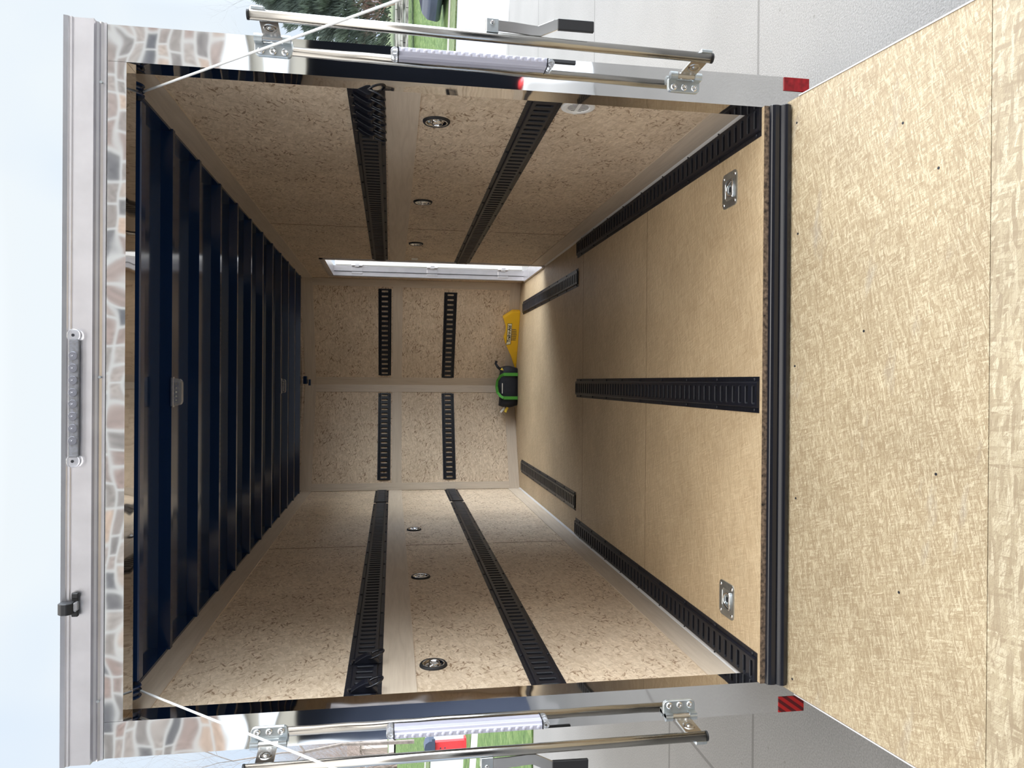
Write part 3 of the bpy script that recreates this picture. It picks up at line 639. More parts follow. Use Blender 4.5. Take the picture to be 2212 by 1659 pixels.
# ================================================================== BAR LOCKS on the rear posts
def bolt_head(r=0.0112):
    b = B(); lathe(b, [(r, 0), (r, 0.002), (r*0.85, 0.0055), (r*0.4, 0.0065), (r*0.35, 0.003), (0, 0.003)], 18); return b
def bar_lock(s, label):
    q = s
    t = thing('bar_lock', label, 'door bar lock', (s*1.10, -0.115, 0.24), (0, 0, 0), 'tubular cam bar locks folded open on the rear posts')
    O = Vector((s*1.10, -0.115, 0.24))
    def loc(bm): bm.transform(Matrix.Translation(-O)); return bm
    bx, by = s*(1.116 if s < 0 else 1.101), -0.115
    b = B(); cyl(b, (bx, by, 0.243), (bx, by, 1.688), 0.0155, 24); obj('bar', loc(b), m_tube, t, smooth=False)
    for m in (t.children[-1],): m.data.shade_smooth()
    b = B(); cyl(b, (bx, by, 1.688), (bx, by, 1.694), 0.016, 20); obj('end_cap', loc(b), m_rubber, t)
    b = B(); cyl(b, (bx, by, 0.237), (bx, by, 0.243), 0.016, 20); obj('end_cap', loc(b), m_rubber, t)
    for zc, up in ((1.635, 1), (0.290, -1)):
        # plate bolted to the post
        OF = 0 if s < 0 else -0.015
        px0, px1 = sorted((s*(1.043+OF), s*(1.086+OF)))
        b = B(); zz0, zz1 = zc-0.056, zc+0.056
        c = 0.012; pts = [(px0, zz0+c), (px0+c*0.3, zz0+c*0.3), (px0+c, zz0), (px1, zz0), (px1, zz1), (px0+c, zz1), (px0+c*0.3, zz1-c*0.3), (px0, zz1-c)]
        if s < 0: pts = [(-p[0]+px0+px1 - 0, p[1]) for p in pts]; pts = [(p[0], p[1]) for p in pts]
        prism(b, pts, 'y', -0.007, -0.0008); pl = obj('hinge_plate', loc(b), m_zinc, t, bevel=0.0015)
        for k in (-1, 0, 1):
            bb = bolt_head(); xf(bb, (s*(1.058+OF), -0.0072, zc+0.036*k), (PI/2, 0, 0)); obj('bolt', loc(bb), m_chrome, pl, smooth=True)
        # knuckles
        kx, ky = s*(1.092+OF), -0.020
        b = B(); cyl(b, (kx, ky, zc-0.055), (kx, ky, zc-0.030), 0.0125, 18); box(b, *sorted((s*(1.078+OF), s*(1.092+OF))), -0.030, -0.006, zc-0.055, zc-0.030); obj('knuckle', loc(b), m_zinc, pl)
        b = B(); cyl(b, (kx, ky, zc+0.030), (kx, ky, zc+0.055), 0.0125, 18); box(b, *sorted((s*(1.078+OF), s*(1.092+OF))), -0.030, -0.006, zc+0.030, zc+0.055); obj('knuckle', loc(b), m_zinc, pl)
        b = B(); cyl(b, (kx, ky, zc-0.0295), (kx, ky, zc+0.0295), 0.0115, 18)
        # arm from knuckle to bar
        d = Vector((bx-kx, by-ky, 0)); n = Vector((d.y, -d.x, 0)).normalized()*0.0035
        P = [Vector((kx, ky, 0))-n, Vector((bx, by, 0))-n, Vector((bx, by, 0))+n, Vector((kx, ky, 0))+n]
        sl = 0.018*(1 if up < 0 else 0)
        A = [b.verts.new((P[i].x, P[i].y, zc-0.027 - (sl if i in (1, 2) else 0))) for i in range(4)]; C = [b.verts.new((P[i].x, P[i].y, zc+0.027 - (sl if i in (1, 2) else 0))) for i in range(4)]
        b.faces.new(A); b.faces.new(C[::-1])
        for i in range(4): b.faces.new((A[i], A[(i+1) % 4], C[(i+1) % 4], C[i]))
        arm = obj('hinge_arm', loc(b), m_tube, t)
        b = B(); lathe(b, [(0.020, 0), (0.016, 0.003), (0.010, 0.0005), (0.008, 0.0005), (0.007, 0.0030), (0, 0.0035)], 28)
        mid = Vector(((kx+bx)/2, (ky+by)/2, zc-sl/2)); nn = n.normalized()*(-1 if (n.dot(Vector((CX, CY, 0))-Vector((kx, ky, 0))) < 0) else 1)
        b.transform(Matrix.Translation(mid+nn*0.0036) @ nn.to_track_quat('Z', 'Y').to_matrix().to_4x4()); obj('dimple', loc(b), m_tube, arm, smooth=True)
        # cam block on the outer side of the bar
        b = B(); box(b, *sorted((bx+s*0.010, bx+s*0.024)), by-0.010, by+0.010, zc-0.02+0.03*up, zc+0.02+0.03*up); obj('cam', loc(b), m_zinc, t, bevel=0.003)
    # handle
    b = B(); hz = 0.965; xs_ = [bx+s*v for v in (0.008, 0.012, 0.012, 0.052, 0.052, 0.008)]
    prism(b, [(bx+s*0.010, by-0.017), (bx+s*0.052, by-0.017), (bx+s*0.052, by-0.013), (bx+s*0.016, by-0.013), (bx+s*0.016, by+0.013), (bx+s*0.052, by+0.013), (bx+s*0.052, by+0.017), (bx+s*0.010, by+0.017)], 'z', hz-0.019, hz+0.019)
    br = obj('handle_bracket', loc(b), m_zinc, t, bevel=0.0015)
    bb = bolt_head(0.0075); xf(bb, (bx+s*0.038, by-0.016, hz), (PI/2, 0, 0)); obj('pivot_bolt', loc(bb), m_chrome, br)
    path = [(0.037, 0.985), (0.035, 0.90), (0.031, 0.840), (0.031, 0.815), (0.055, 0.765), (0.059, 0.752)]
    def strip(path, w, th):
        b = B(); cs = []
        for i, (dx, z) in enumerate(path):
            p0 = path[max(i-1, 0)]; p1 = path[min(i+1, len(path)-1)]; tx, tz = p1[0]-p0[0], p1[1]-p0[1]; l = math.hypot(tx, tz); nx, nz = -tz/l, tx/l
            cs.append([b.verts.new((bx+s*(dx+sg*nx*w/2), by-0.004+yy, z+sg*nz*w/2)) for sg, yy in ((1, -th), (-1, -th), (-1, th), (1, th))])
        for A, C in zip(cs, cs[1:]):
            for k in range(4): b.faces.new((A[k], A[(k+1) % 4], C[(k+1) % 4], C[k]))
        b.faces.new(cs[0]); b.faces.new(cs[-1][::-1]); return b
    hd = obj('handle', loc(strip(path, 0.033, 0.003)), m_tube, t, bevel=0.001)
    g = obj('grip', loc(strip([(0.058, 0.757), (0.060, 0.640)], 0.035, 0.006)), m_rubber, hd, bevel=0.002); g['label'] = 'black rubber grip'
    if s > 0: t.rotation_euler = (0, 0.0135, 0)
    return t
bar_lock(1, 'tubular bar lock with black-gripped handle on the right rear post')
bar_lock(-1, 'tubular bar lock on the left rear post, its handle reaching out of the frame')

# ================================================================== LED LAMPS
def led_strip(s, label):
    x = s*1.084; z0, z1 = 0.748, 1.272
    t = thing('lamp_strip', label, 'lamp', (x, -0.0008, z0), (0, 0, 0), 'long clear lamp strips on the rear posts')
    b = B()
    prof = [(-0.013, 0), (-0.013, -0.022), (-0.003, -0.026), (-0.002, -0.031), (0.013, -0.031), (0.013, 0)]
    prism(b, [(p[0]*s, p[1]) for p in prof], 'z', 0.022, z1-z0-0.022); obj('housing', b, m_lens, t, bevel=0.0015)
    b = B(); prism(b, [(p[0]*s*0.8, p[1]*0.75) for p in prof], 'z', 0.026, z1-z0-0.026); obj('reflector', b, m_led, t)
    b = B()
    n = 20
    for i in range(n):
        zc = 0.035+(z1-z0-0.07)*i/(n-1); lathe_b = B(); lathe(lathe_b, [(0.0068, 0), (0.005, 0.0012), (0.0022, 0.002), (0, 0.0024)], 12)
        lathe_b.transform(Matrix.Translation((s*0.0055, -0.031, zc)) @ Euler((PI/2, 0, 0)).to_matrix().to_4x4())
        me = bpy.data.meshes.new('x'); lathe_b.to_mesh(me); lathe_b.free(); b.from_mesh(me); bpy.data.meshes.remove(me)
    obj('bulb_lens', b, m_bulb, t, smooth=True)
    b = B()
    box(b, -0.0125, 0.0125, -0.033, -0.0, 0.0195, 0.022); box(b, -0.0125, 0.0125, -0.033, -0.0, z1-z0-0.022, z1-z0-0.0195); obj('divider', b, m_dark, t)
    for zc in (0.010, z1-z0-0.010):
        b = B(); cyl(b, (0, 0, zc), (0, -0.030, zc), 0.013, 18); obj('end_cap', b, m_clear, t, bevel=0.002)
        b = B(); cyl(b, (0, -0.031, zc), (0, -0.033, zc), 0.004, 10); obj('screw', b, m_chrome, t)
led_strip(1, 'long clear lamp strip on the right rear post')
led_strip(-1, 'long clear lamp strip on the left rear post')
t = thing('top_lamp_strip', 'clear lamp strip with round lenses at the middle of the top rail', 'lamp', (-0.018, -0.0305, 2.192))
b = B(); box(b, -0.175, 0.175, -0.014, -0.0, -0.014, 0.014); obj('housing', b, m_clear, t, bevel=0.003, seg=2)
b = B(); box(b, -0.172, 0.172, -0.008, -0.001, -0.011, 0.011); obj('lamp_bed', b, simple('lamp_bed_grey', (0.16, 0.17, 0.21), 0.35, noise=0.5, nscale=120), t)
for sx in (1, -1):
    b = B(); cyl(b, (sx*0.186, 0, 0), (sx*0.186, -0.013, 0), 0.019, 28); obj('mount', b, m_clear, t, bevel=0.002)
    b = B(); cyl(b, (sx*0.186, -0.0135, 0), (sx*0.186, -0.015, 0), 0.0045, 12); obj('screw', b, m_dark, t)
for i in range(8):
    xc = (-0.125+0.036*i) if i < 4 else (0.017+0.036*(i-4))
    b = B(); lathe(b, [(0.0125, 0), (0.0118, 0.002), (0.0105, 0.0005), (0.009, 0.002), (0.0075, 0.0005), (0.006, 0.0022), (0.004, 0.0008), (0.002, 0.002), (0, 0.0022)], 20)
    xf(b, (xc, -0.0142, 0), (PI/2, 0, 0)); obj('round_lens', b, simple('lens_grey', (0.30, 0.31, 0.36), 0.15, 0.6) if i == 0 else bpy.data.materials['lens_grey'], t, smooth=True)
t = thing('plate_lamp', 'small black bracket lamp at the left part of the top rail', 'lamp', (-0.628, -0.031, 2.19))
b = B(); box(b, -0.036, 0.034, -0.006, 0.0, -0.012, 0.006); box(b, 0.018, 0.034, -0.012, 0, -0.014, 0.004); box(b, -0.036, -0.018, -0.012, 0, -0.014, 0.004); obj('base', b, m_rubber, t, bevel=0.002)
b = B(); prism(b, [(-0.004, -0.006), (-0.030, -0.006), (-0.040, 0.006), (-0.040, 0.022), (-0.030, 0.034), (-0.004, 0.034)], 'x', -0.024, 0.010); obj('hood', b, m_rubber, t, bevel=0.002)
b = B(); prism(b, [(-0.004, -0.016), (-0.024, -0.014), (-0.028, -0.007), (-0.004, -0.007)], 'x', -0.018, 0.010); obj('lens', b, m_clear, t, bevel=0.003)
# red reflectors
b = B(); box(b, 1.062, 1.1095, -0.003, -0.0005, -0.174, -0.077); tag(obj('red_reflector', b, m_reflp, None, bevel=0.002), 'plain dark red reflector at the foot of the right rear post', 'reflector')
b = B(); box(b, -1.1095, -1.056, -0.0022, -0.0005, -0.172, -0.077); tag(obj('red_reflector', b, m_refl, None), 'red reflector with slanted dark stripes at the foot of the left rear post', 'reflector')

# ================================================================== SIDE DOOR (right wall, towards the front)
d = thing('door_1', 'open side door of the trailer with bright white inner face', 'door'); d['kind'] = 'structure'
b = B()
box(b, 1.022, 1.115, 4.655, 4.675, 0.0, 1.83); box(b, 1.022, 1.115, 3.755, 3.768, 0.0, 1.83); box(b, 1.022, 1.115, 3.755, 4.675, 1.815, 1.835)
box(b, 1.020, 1.030, 3.735, 3.762, 0.0, 1.86); box(b, 1.020, 1.030, 4.668, 4.70, 0.0, 1.86); box(b, 1.020, 1.030, 3.735, 4.70, 1.83, 1.86)
obj('door_frame', b, m_alu, d)
b = B(); box(b, 1.008, 1.115, 3.76, 4.67, -0.002, 0.018); obj('threshold', b, m_alu, d, bevel=0.003)
b = B(); box(b, 1.060, 1.064, 4.645, 4.656, 0.02, 1.81); obj('gasket', b, m_rubber, d)
b = B(); box(b, 1.118, 2.02, 4.640, 4.675, 0.03, 1.80); lf = obj('door_leaf', b, m_white, d, bevel=0.004)
for z in (1.60, 0.90, 0.22):
    b = B(); box(b, 1.04, 1.10, 4.648, 4.655, z-0.05, z+0.05); box(b, 1.10, 1.135, 4.632, 4.640, z-0.02, z+0.02); cyl(b, (1.116, 4.638, z-0.05), (1.116, 4.638, z+0.05), 0.008, 10); obj('hinge', b, m_alu, d, bevel=0.002)
b = B(); box(b, 1.0285, 1.03, 3.60, 3.68, 1.07, 1.12)
tag(obj('wall_switch', b, m_whitep), 'small pale plate on the right wall beside the side door', 'plate')

# ================================================================== YELLOW TIRE RAMP and DUFFEL BAG by the front wall
a0, a1 = Vector((0.745, 4.925, 0)), Vector((0.175, 5.165, 0)); ex = (a1-a0).normalized(); nr = Vector((ex.y, -ex.x, 0))
if nr.y > 0: nr = -nr
m = Matrix.Identity(4)
for i, ax in enumerate((ex, -nr, Vector((0, 0, 1)))):
    for j in range(3): m[j][i] = ax[j]
m.translation = a0
t = thing('tire_ramp', 'yellow plastic tire ramp with a printed decal, lying along the front wall', 'tire ramp'); t.matrix_world = m
pf = [(0.0, 0.0), (0.0, 0.072), (0.070, 0.169), (0.118, 0.151), (0.16, 0.136), (0.20, 0.129), (0.24, 0.131), (0.265, 0.137), (0.292, 0.146), (0.35, 0.127), (0.48, 0.063), (0.612, 0.012), (0.612, 0.0)]
b = B(); prism(b, pf, 'y', 0.0, 0.075); obj('body', b, m_yellow, t, bevel=0.004, seg=2)
b = B(); box(b, 0.42, 0.426, -0.003, 0.0, 0.0, 0.035); box(b, 0.555, 0.56, -0.003, 0.0, 0.0, 0.022); box(b, -0.002, 0.0, 0.018, 0.028, 0.0, 0.03); box(b, -0.002, 0.0, 0.045, 0.055, 0.0, 0.03); obj('rib', b, m_yellow, t)
# decal: cream banner, lettering, tread mark
def text_mesh(body, size):
    cu = bpy.data.curves.new('txt', 'FONT'); cu.body = body; cu.size = size; cu.align_x = 'CENTER'; cu.extrude = 0.0004; cu.offset = size*0.03
    o = bpy.data.objects.new('txt', cu); COL.objects.link(o); bpy.context.view_layer.update()
    me = bpy.data.meshes.new_from_object(o.evaluated_get(bpy.context.evaluated_depsgraph_get())); bpy.data.objects.remove(o); bpy.data.curves.remove(cu)
    return me
b = B(); prism(b, [(0.130, 0.079), (0.344, 0.079), (0.354, 0.118), (0.342, 0.122), (0.332, 0.117), (0.130, 0.117)], 'y', -0.0015, -0.0003)
dc = obj('decal', b, m_cream, t)
b = B(); prism(b, [(0.126, 0.075), (0.347, 0.075), (0.359, 0.120), (0.342, 0.127), (0.330, 0.121), (0.126, 0.121)], 'y', -0.0009, -0.0002)
obj('decal_outline', b, m_dark, dc)
b = B()
for i in range(7): box(b, 0.185+0.019*i, 0.190+0.019*i, -0.0010, -0.0002, 0.020+abs(i-3)*0.004, 0.080)
for i in range(5): box(b, 0.19, 0.31, -0.0012, -0.0004, 0.026+0.011*i, 0.028+0.011*i)
obj('decal_tread_mark', b, simple('decal_grey', (0.06, 0.06, 0.06), 0.5), dc)
me = text_mesh('Trailer-Aid', 0.040); me.materials.append(m_dark)
tx = bpy.data.objects.new('lettering', me); COL.objects.link(tx); tx.parent = dc
# photograph reads with its top towards the ceiling, running from nose to corner; seen from the rear x grows to the left
tx.rotation_euler = (PI/2, math.radians(0), PI); tx.rotation_euler = Euler((PI/2, 0, 0)); tx.location = (0.235, -0.0022, 0.086)
# local +x points to world left, so mirror the writing back to reading order from the rear
tx.scale = (-1, 1, 1); me.flip_normals()

t = thing('duffel_bag', 'black duffel bag with bright green straps against the front wall', 'bag', (-0.01, 5.12, 0.0), (0, 0, 0))
b = B(); bmesh.ops.create_cube(b, size=1)
bmesh.ops.subdivide_edges(b, edges=b.edges[:], cuts=7, use_grid_fill=True)
for v in b.verts:
    x, y, z = v.co*2
    ry = math.sqrt(max(0, 1-0.32*z*z)); rz = math.sqrt(max(0, 1-0.30*y*y)); rx = math.sqrt(max(0, 1-0.18*z*z-0.1*y*y))
    sag = 0.018*math.sin(x*5+1)*max(0, z)
    taper = 1-0.12*abs(x)**4
    v.co = Vector((x*0.215*rx, y*0.085*ry*taper, (z*rz*taper*0.095 if z > -0.99 else -0.095)+0.096+sag*0.6))
obj('body', b, m_bag, t, smooth=True)
b = B()
for sx in (0.125, -0.115):
    pts = [(sx+0.018*0, -0.088, 0.002)] ; 
    for (dx) in (0,):
        w = 0.016; path = [(-0.090, 0.004), (-0.094, 0.06), (-0.093, 0.10), (-0.086, 0.15)]
        A = [[b.verts.new((sx+ww, y, z)) for ww, y in ((-w, y), (w, y), (w, y+0.006), (-w, y+0.006))] for (y, z) in path]
        for P, Q in zip(A, A[1:]):
            for k in range(4): b.faces.new((P[k], P[(k+1) % 4], Q[(k+1) % 4], Q[k]))
        b.faces.new(A[0]); b.faces.new(A[-1][::-1])
obj('strap', b, m_green, t)
b = B(); hp = [(0.125, -0.086, 0.15), (0.108, -0.070, 0.178), (0.06, -0.03, 0.204), (0.0, -0.02, 0.212), (-0.06, -0.03, 0.204), (-0.098, -0.070, 0.178), (-0.115, -0.086, 0.15)]
def strap(b, pts, w, th=0.003):
    pts = [Vector(p) for p in pts]; A = []
    for i, p in enumerate(pts):
        d_ = (pts[min(i+1, len(pts)-1)]-pts[max(i-1, 0)]).normalized(); u = d_.cross(Vector((0, 1, 0.25))).normalized(); v2 = d_.cross(u)
        A.append([b.verts.new(p+u*w*a+v2*th*c) for a, c in ((-1, -1), (1, -1), (1, 1), (-1, 1))])
    for P, Q in zip(A, A[1:]):
        for k in range(4): b.faces.new((P[k], P[(k+1) % 4], Q[(k+1) % 4], Q[k]))
    b.faces.new(A[0]); b.faces.new(A[-1][::-1])
strap(b, hp, 0.014); obj('handle', b, m_green, t)
b = B(); strap(b, [(0.17, -0.03, 0.17), (0.20, -0.04, 0.205), (0.235, -0.03, 0.225), (0.262, -0.02, 0.215)], 0.013); obj('loose_strap', b, m_bag, t)
b = B(); prism(b, [(0.165, 0.150), (0.195, 0.165), (0.172, 0.185)], 'y', -0.0795, -0.0775); obj('yellow_label', b, m_lab_y, t)
b = B(); strap(b, [(-0.212, -0.04, 0.13), (-0.235, -0.05, 0.15), (-0.262, -0.06, 0.175)], 0.010); obj('white_tag', b, m_white, t)
b = B(); strap(b, [(-0.212, -0.05, 0.10), (-0.240, -0.06, 0.12), (-0.262, -0.07, 0.13)], 0.012); obj('yellow_tag', b, m_lab_y, t)
b = B(); prism(b, [(-0.07, 0.158), (0.035, 0.158), (0.035, 0.166), (-0.07, 0.166)], 'y', -0.0855, -0.0835); obj('printed_line', b, m_whitep, t)

# ================================================================== OUTSIDE GROUND
TH = math.radians(-23); SE = Vector((math.cos(TH), math.sin(TH))); TE = Vector((-SE.y, SE.x))     # along / across the street
def st(s, t): p = SE*s+TE*t; return (p.x, p.y)
def flat(name, pts, z, mat, label, th=0.05):
    b = B(); prism(b, pts, 'z', z-th, z); return struct(name, b, mat, label)
def ty(x, t): return (t - x*TE.x)/TE.y      # y on the line of constant t at x
G = -0.45
flat('driveway', [(-14, -5.3), (14, -5.3), (14, ty(14, 10.3)), (-2.6, ty(-2.6, 10.3)), (-2.6, 6.4), (-14, 6.4)], G, m_conc, 'wide concrete driveway around the trailer')
flat('street', [st(-70, 10.3), st(70, 10.3), st(70, 21), st(-70, 21)], G-0.005, m_street, 'pale concrete street beyond the driveway')
flat('lawn', [(-30, 6.4), (-2.6, 6.4), (-2.6, ty(-2.6, 8.35)), (-30, ty(-30, 8.35))], G+0.02, m_grass, 'patchy green lawn left of the driveway')
flat('sidewalk', [(-30, ty(-30, 8.35)), (-2.6, ty(-2.6, 8.35)), (-2.6, ty(-2.6, 9.3)), (-30, ty(-30, 9.3))], G+0.01, m_walk, 'near concrete sidewalk on the left')
flat('grass_verge', [(-30, ty(-30, 9.3)), (-2.6, ty(-2.6, 9.3)), (-2.6, ty(-2.6, 10.25)), (-30, ty(-30, 10.25))], G+0.02, m_grass, 'narrow grass verge before the street')
flat('far_grass_verge', [st(-70, 21), st(70, 21), st(70, 23.2), st(-70, 23.2)], G+0.05, m_grass2, 'grass verge across the street')
flat('far_sidewalk', [st(-70, 23.2), st(70, 23.2), st(70, 24.1), st(-70, 24.1)], G+0.06, m_walk, 'sidewalk across the street')
def terrain(name, ts, mat, label):
    V, Fc = [], []; ns = 24
    for (t_, z_) in ts:
        for i in range(ns+1): p = st(-90+180*i/ns, t_); V.append((p[0], p[1], z_ + 0.06*math.sin(i*1.7+t_)))
    for j in range(len(ts)-1):
        for i in range(ns): a = j*(ns+1)+i; Fc.append((a, a+1, a+ns+2, a+ns+1))
    return struct(name, (V, Fc), mat, label)
terrain('far_lawn', [(24.0, -0.42), (27, -0.15), (30, 0.30), (33, 0.72), (36, 0.85)], m_grass, 'bright green sloping lawn across the street')
terrain('hillside', [(36, 0.85), (45, 1.35), (60, 1.95), (110, 2.6)], m_grass2, 'grassy slope behind the far lawn')
V, Fc = [], []
for (t_, z_) in ((36.5, 0.98), (40, 1.20), (43.5, 1.38)):
    for s_ in (-70, -50, -35, -24): p = st(s_, t_); V.append((p[0], p[1], z_+0.05))
for j in range(2):
    for i in range(3): a = j*4+i; Fc.append((a, a+1, a+5, a+4))
struct('far_driveway', (V, Fc), m_walk, 'pale driveway far across the street on the left')
# stacked ledge stones
wlb = B(); rnd = random.Random(3)
for row in range(5):
    u = -5
    while u < 16:
        w_ = rnd.uniform(0.5, 1.1); box(wlb, u, u+w_-0.02, rnd.uniform(-0.06, 0.0), 0.5, 0.11*row, 0.11*row+0.10); u += w_
o = obj('retaining_wall', wlb, m_ledge); tag(o, 'low dry-stacked grey stone retaining wall above the far lawn', 'retaining wall')
o.location = (13.0, 28.3, 0.74); o.rotation_euler = (0, 0, math.radians(-8))

# ================================================================== TREES
def spruce(name, label, x, y, z, h, r, seed, n=5200):
    g = np.random.default_rng(seed); t = thing(name, label, 'tree', (x, y, z))
    b = B(); cyl(b, (0, 0, 0), (0, 0, h*0.95), 0.16, 8, 0.03); obj('trunk', b, m_bark, t)
    V, Fc = [], []
    u = g.random(n)**0.75; zz = h*(0.06+0.94*u)**1.0; 
    for k in range(n):
        zc = zz[k]; R = r*(1-zc/h)**0.75*(0.8+0.2*math.sin(zc*7))+0.06; a = g.random()*2*PI; rad = R*(0.35+0.65*g.random()**0.45)
        rad *= 0.82+0.25*math.sin(a*5+zc*3)
        c = Vector((rad*math.cos(a), rad*math.sin(a), zc)); dr = Vector((math.cos(a), math.sin(a), 0.55+g.random()*0.9)).normalized(); ln = 0.22+0.28*g.random()
        for j in range(3):
            w = (dr.orthogonal().normalized()); w.rotate(Matrix.Rotation(j*1.05+g.random(), 3, dr)); w *= 0.032
            i = len(V); V += [c-w, c+w*1.3+dr*ln*0.35, c+dr*ln, c-w*1.2+dr*ln*0.4]; Fc.append((i, i+1, i+2, i+3))
    f_ = obj('foliage', (V, Fc), m_spruce, t)
    return t
spruce('spruce_tree', 'dense blue-green spruce beyond the right post', 20.4, 37.6, 1.0, 7.6, 5.3, 5, 24000)
spruce('spruce_shrub', 'low grey-green evergreen shrub behind the stone wall', 22.2, 29.6, 0.9, 2.0, 1.7, 9, 2500)
def bare_tree(name, label, x, y, z, h, seed, spread=0.5, mat=None, depth=6, trunk=0.16, nb=3, stems=1, group=None):
    rd = random.Random(seed); t = thing(name, label, 'tree' if h > 3 else 'shrub', (x, y, z), group=group)
    V, Fc = [], []
    def seg(p, q, ra, rb):
        d_ = (q-p).normalized(); a = d_.orthogonal().normalized(); c = d_.cross(a); i = len(V)
        for (o_, rr_) in ((p, ra), (q, rb)):
            for k in range(4): V.append(o_+(a*math.cos(k*PI/2)+c*math.sin(k*PI/2))*rr_)
        for k in range(4): Fc.append((i+k, i+(k+1) % 4, i+4+(k+1) % 4, i+4+k))
    def grow(p, d_, ln, ra, lv):
        for j in range(3):
            d2 = (d_+Vector((rd.uniform(-1, 1), rd.uniform(-1, 1), rd.uniform(-0.4, 0.9)))*0.17).normalized(); q = p+d2*ln/3; rb = ra*0.86
            seg(p, q, ra, rb); p, d_, ra = q, d2, rb
            if lv > 0 and j < 2 and lv < depth: 
                if rd.random() < 0.75: grow(q, turn(d_), ln*0.62, ra*0.55, lv-1)
        if lv > 0:
            for _ in range(nb if lv > 1 else nb+1): grow(p, turn(d_), ln*rd.uniform(0.6, 0.8), ra*0.62, lv-1)
    def turn(d_):
        v = Vector((rd.uniform(-1, 1), rd.uniform(-1, 1), rd.uniform(-0.5, 0.8))); return (d_+v*spread*1.6).normalized()
    for k in range(stems): grow(Vector((rd.uniform(-.2, .2)*(stems > 1), rd.uniform(-.2, .2)*(stems > 1), 0)), Vector((rd.uniform(-.3, .3)*(stems > 1), rd.uniform(-.3, .3)*(stems > 1), 1)).normalized(), h*0.34, trunk, depth)
    obj('branches', (V, Fc), mat or m_bark, t)
    return t
GB = 'bare trees across the street'
t1 = bare_tree('bare_tree', 'tall bare tree with fine twigs, behind the left post', -14.9, 28.4, 0.3, 13, 11, 0.6, m_bark, 6, 0.09, 3, 1, GB)
dup(t1, (-33.5, 62, 1.5), (0, 0, 2.1), 'bare twiggy tree behind the left post, farther back beside the brown house', (0.8, 0.8, 0.8))
dup(t1, (-26.0, 46.5, 1.3), (0, 0, 4.0), 'lower bare tree crowding the left edge of the picture', (0.6, 0.6, 0.6))
t2 = bare_tree('bare_tree', 'pale bare tree rising behind the spruce', 23.5, 47, 1.2, 14, 21, 0.55, m_bark, 5, 0.07, 3, 1, GB)
for i, (x, y, s) in enumerate(((13.6, 31.0, 0.9), (16.8, 30.4, 0.85), (19.8, 29.9, 0.85))):
    if i == 0: br = bare_tree('red_twig_bush', 'reddish bare bush behind the stone wall, left one of three', x, y, 0.9, 2.9, 31, 0.8, m_redtwig, 4, 0.025, 3, 5, 'reddish bushes behind the stone wall')
    else: dup(br, (x, y, 0.95), (0, 0, i*1.9), ['reddish bare bush behind the stone wall, at the spruce', 'reddish bare bush behind the stone wall, rightmost of three'][i-1], (s, s, s))
for i, (x, y, s) in enumerate(((-21.3, 38.8, 0.85), (-29.8, 54.5, 1.0), (-17.9, 33.4, 0.55))):
    if i == 0: bs = bare_tree('twiggy_hedge_bush', 'dense brown twiggy bush across the street on the left, middle of the row', x, y, 0.9, 7.6, 41, 0.95, m_twig, 5, 0.03, 3, 14, 'brown twiggy bushes on the left')
    else: dup(bs, (x, y, 1.1), (0, 0, i*1.3), ['dense brown twiggy bush next to the brown house', 'dense brown twiggy bush nearest the left post'][i-1], (s, s, s))
# brown house, far left
hs = thing('house', 'low brown house far across the street on the left', 'house', (-42.5, 68, 1.85), (0, 0, 0))
b = B(); box(b, -8, 8, 0, 9, -0.6, 2.3); obj('wall', b, m_hwall, hs)
b = B(); prism(b, [(-0.7, 2.25), (4.5, 3.7), (9.7, 2.25)], 'x', -8.5, 8.5); obj('roof', b, m_hroof, hs)
for x in (6.2, 2.0, -3.0):
    b = B(); box(b, x-0.9, x+0.9, -0.05, 0.02, 0.9, 1.8); fr = obj('window', b, m_white, hs)
    b = B(); box(b, x-0.8, x+0.8, -0.07, -0.05, 1.0, 1.7); obj('pane', b, simple('window_pane', (0.25, 0.28, 0.30), 0.1, spec=1.0) if x == 6.2 else bpy.data.materials['window_pane'], fr)
# mailbox on a red post
mb_ = thing('mailbox', 'dark mailbox on a wide red post at the street edge', 'mailbox', (-8.22, 14.35, G), (0, 0, math.radians(10)))
b = B(); box(b, -0.10, 0.10, -0.07, 0.07, 0.05, 0.72); obj('post', b, m_post, mb_, bevel=0.008)
b = B(); box(b, -0.17, 0.15, -0.12, 0.12, 0.0, 0.06); obj('foot', b, m_post, mb_)
b = B(); prism(b, [(-0.15, 0.74), (0.15, 0.74), (0.15, 0.86), (0.10, 0.94), (0, 0.97), (-0.10, 0.94), (-0.15, 0.86)], 'y', -0.2, 0.25); obj('box', b, m_dkmetal, mb_)
b = B(); box(b, -0.21, 0.21, -0.24, -0.20, 0.73, 0.80); obj('shelf', b, m_dkmetal, mb_)
for z in (0.50, 0.60):
    b = B(); cyl(b, (-0.04, -0.07, z), (-0.04, -0.074, z), 0.018, 12); obj('bolt', b, m_dkmetal, mb_)
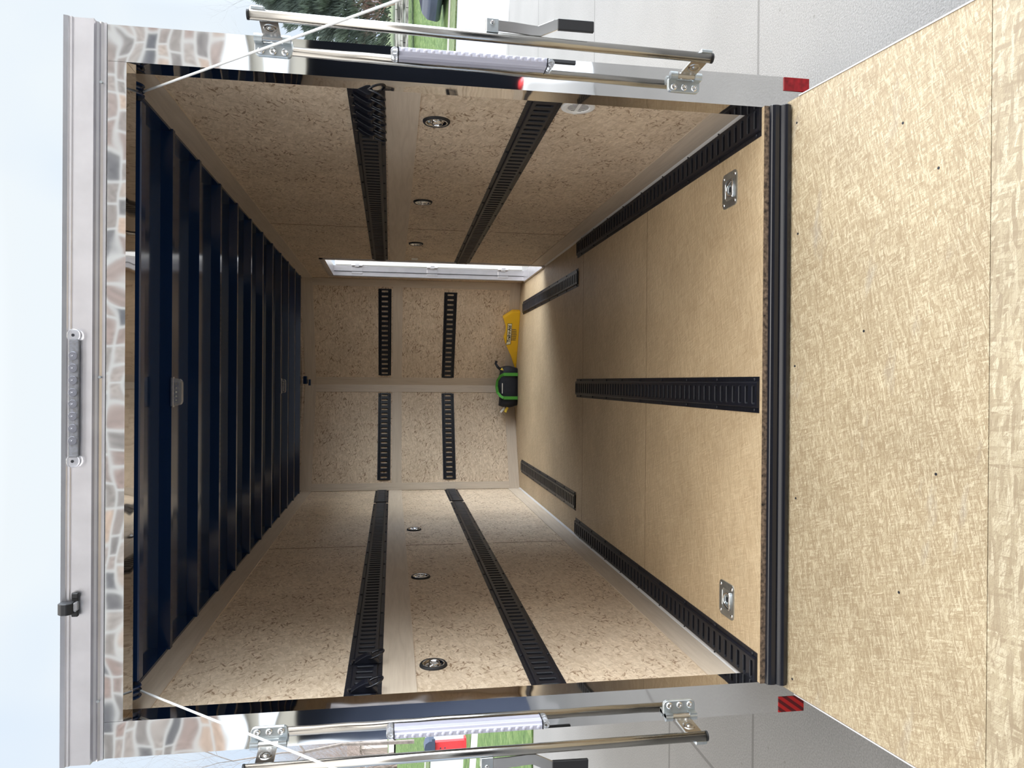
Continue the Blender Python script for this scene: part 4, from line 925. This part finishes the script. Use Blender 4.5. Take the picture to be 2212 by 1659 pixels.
# dark blue car parked across the street, only its nose enters the picture
cr_ = thing('car', 'dark blue car parked at the far sidewalk, only its nose in the picture', 'car', (12.0, 20.6, G+0.05))
b = B(); prism(b, [(0.0, 0.30), (0.06, 0.20), (0.35, 0.16), (4.4, 0.16), (4.5, 0.5), (4.3, 0.95), (3.6, 1.0), (3.0, 1.42), (1.9, 1.42), (1.1, 0.98), (0.25, 0.80), (0.05, 0.62)], 'y', 0.0, 1.75); obj('body', b, m_carblue, cr_, bevel=0.06, seg=3)
for (x, yy) in ((0.85, 0.0), (0.85, 1.55), (3.6, 0.0), (3.6, 1.55)):
    b = B(); cyl(b, (x, yy-0.01, 0.31), (x, yy+0.21, 0.31), 0.31, 24); obj('wheel', b, m_rubber, cr_, bevel=0.02)
b = B(); prism(b, [(1.35, 1.02), (1.98, 1.36), (2.9, 1.36), (3.4, 1.02)], 'y', -0.005, 1.755); obj('side_windows', b, m_dark, cr_)

sk = thing('quilted_sack', 'white quilted sack with a red top, mirrored in the right polished post', 'sack', (2.70, -4.05, G))
V, Fc = [], []
nu, nv = 36, 10
for j in range(nv+1):
    for i in range(nu):
        a = 2*PI*i/nu; h = j/nv; rr_ = (0.30+0.022*abs(math.sin(4.5*a)))*(1-0.25*h**3)*(0.85+0.15*math.sin(PI*min(1, h*1.4)))
        V.append((rr_*math.cos(a), 0.75*rr_*math.sin(a), 0.62*h))
for j in range(nv):
    for i in range(nu): Fc.append((j*nu+i, j*nu+(i+1) % nu, (j+1)*nu+(i+1) % nu, (j+1)*nu+i))
Fc.append(tuple(range(nv*nu, (nv+1)*nu)))
obj('body', (V, Fc), m_white, sk, smooth=True)
b = B(); lathe(b, [(0.07, 0.62), (0.08, 0.64), (0.05, 0.67), (0, 0.675)], 16); obj('red_top', b, m_post, sk, smooth=True)

# ================================================================== HOUSE BEHIND THE CAMERA (seen in the polished steel)
hg = thing('garage_front', 'stone house front with open garage, mirrored in the polished rear posts', 'house', (0, -5.3, G))
b = B(); box(b, -9, 9, -0.3, 0, 3.35, 6.0); box(b, -9, -3.9, -0.3, 0, 0, 3.35); box(b, 3.9, 9, -0.3, 0, 0, 3.35); obj('stone_wall', b, m_stone, hg)
b = B(); box(b, -3.9, 3.9, -0.20, 0.03, 3.20, 3.35); box(b, -3.9, -3.75, -0.2, 0.03, 0, 3.2); box(b, 3.75, 3.9, -0.2, 0.03, 0, 3.2); box(b, -3.75, 3.75, -0.2, -0.02, 2.82, 3.02); obj('white_trim', b, m_white, hg)
b = B(); box(b, -3.75, 3.75, -0.25, -0.06, 3.02, 3.20); box(b, -3.75, 3.75, -0.25, -0.06, 2.62, 2.82); obj('beige_panel', b, m_beige, hg)
b = B(); box(b, -4.2, -3.9, -6, -0.3, 0, 3.3); box(b, 3.9, 4.2, -6, -0.3, 0, 3.3); box(b, -4.2, 4.2, -6.2, -6, 0, 3.3); box(b, -4.2, 4.2, -6.2, -0.3, 3.3, 3.4); obj('garage_interior', b, m_garage, hg)
b = B(); box(b, -4.2, 4.2, -6.2, 0.0, -0.05, 0.0); obj('garage_floor', b, concrete('garage_concrete', (0.34, 0.33, 0.32)), hg)
b = B(); prism(b, [(-0.6, 6.0), (0.9, 6.0), (-4.0, 8.2)], 'x', -9.6, 9.6); obj('roof', b, m_hroof, hg)
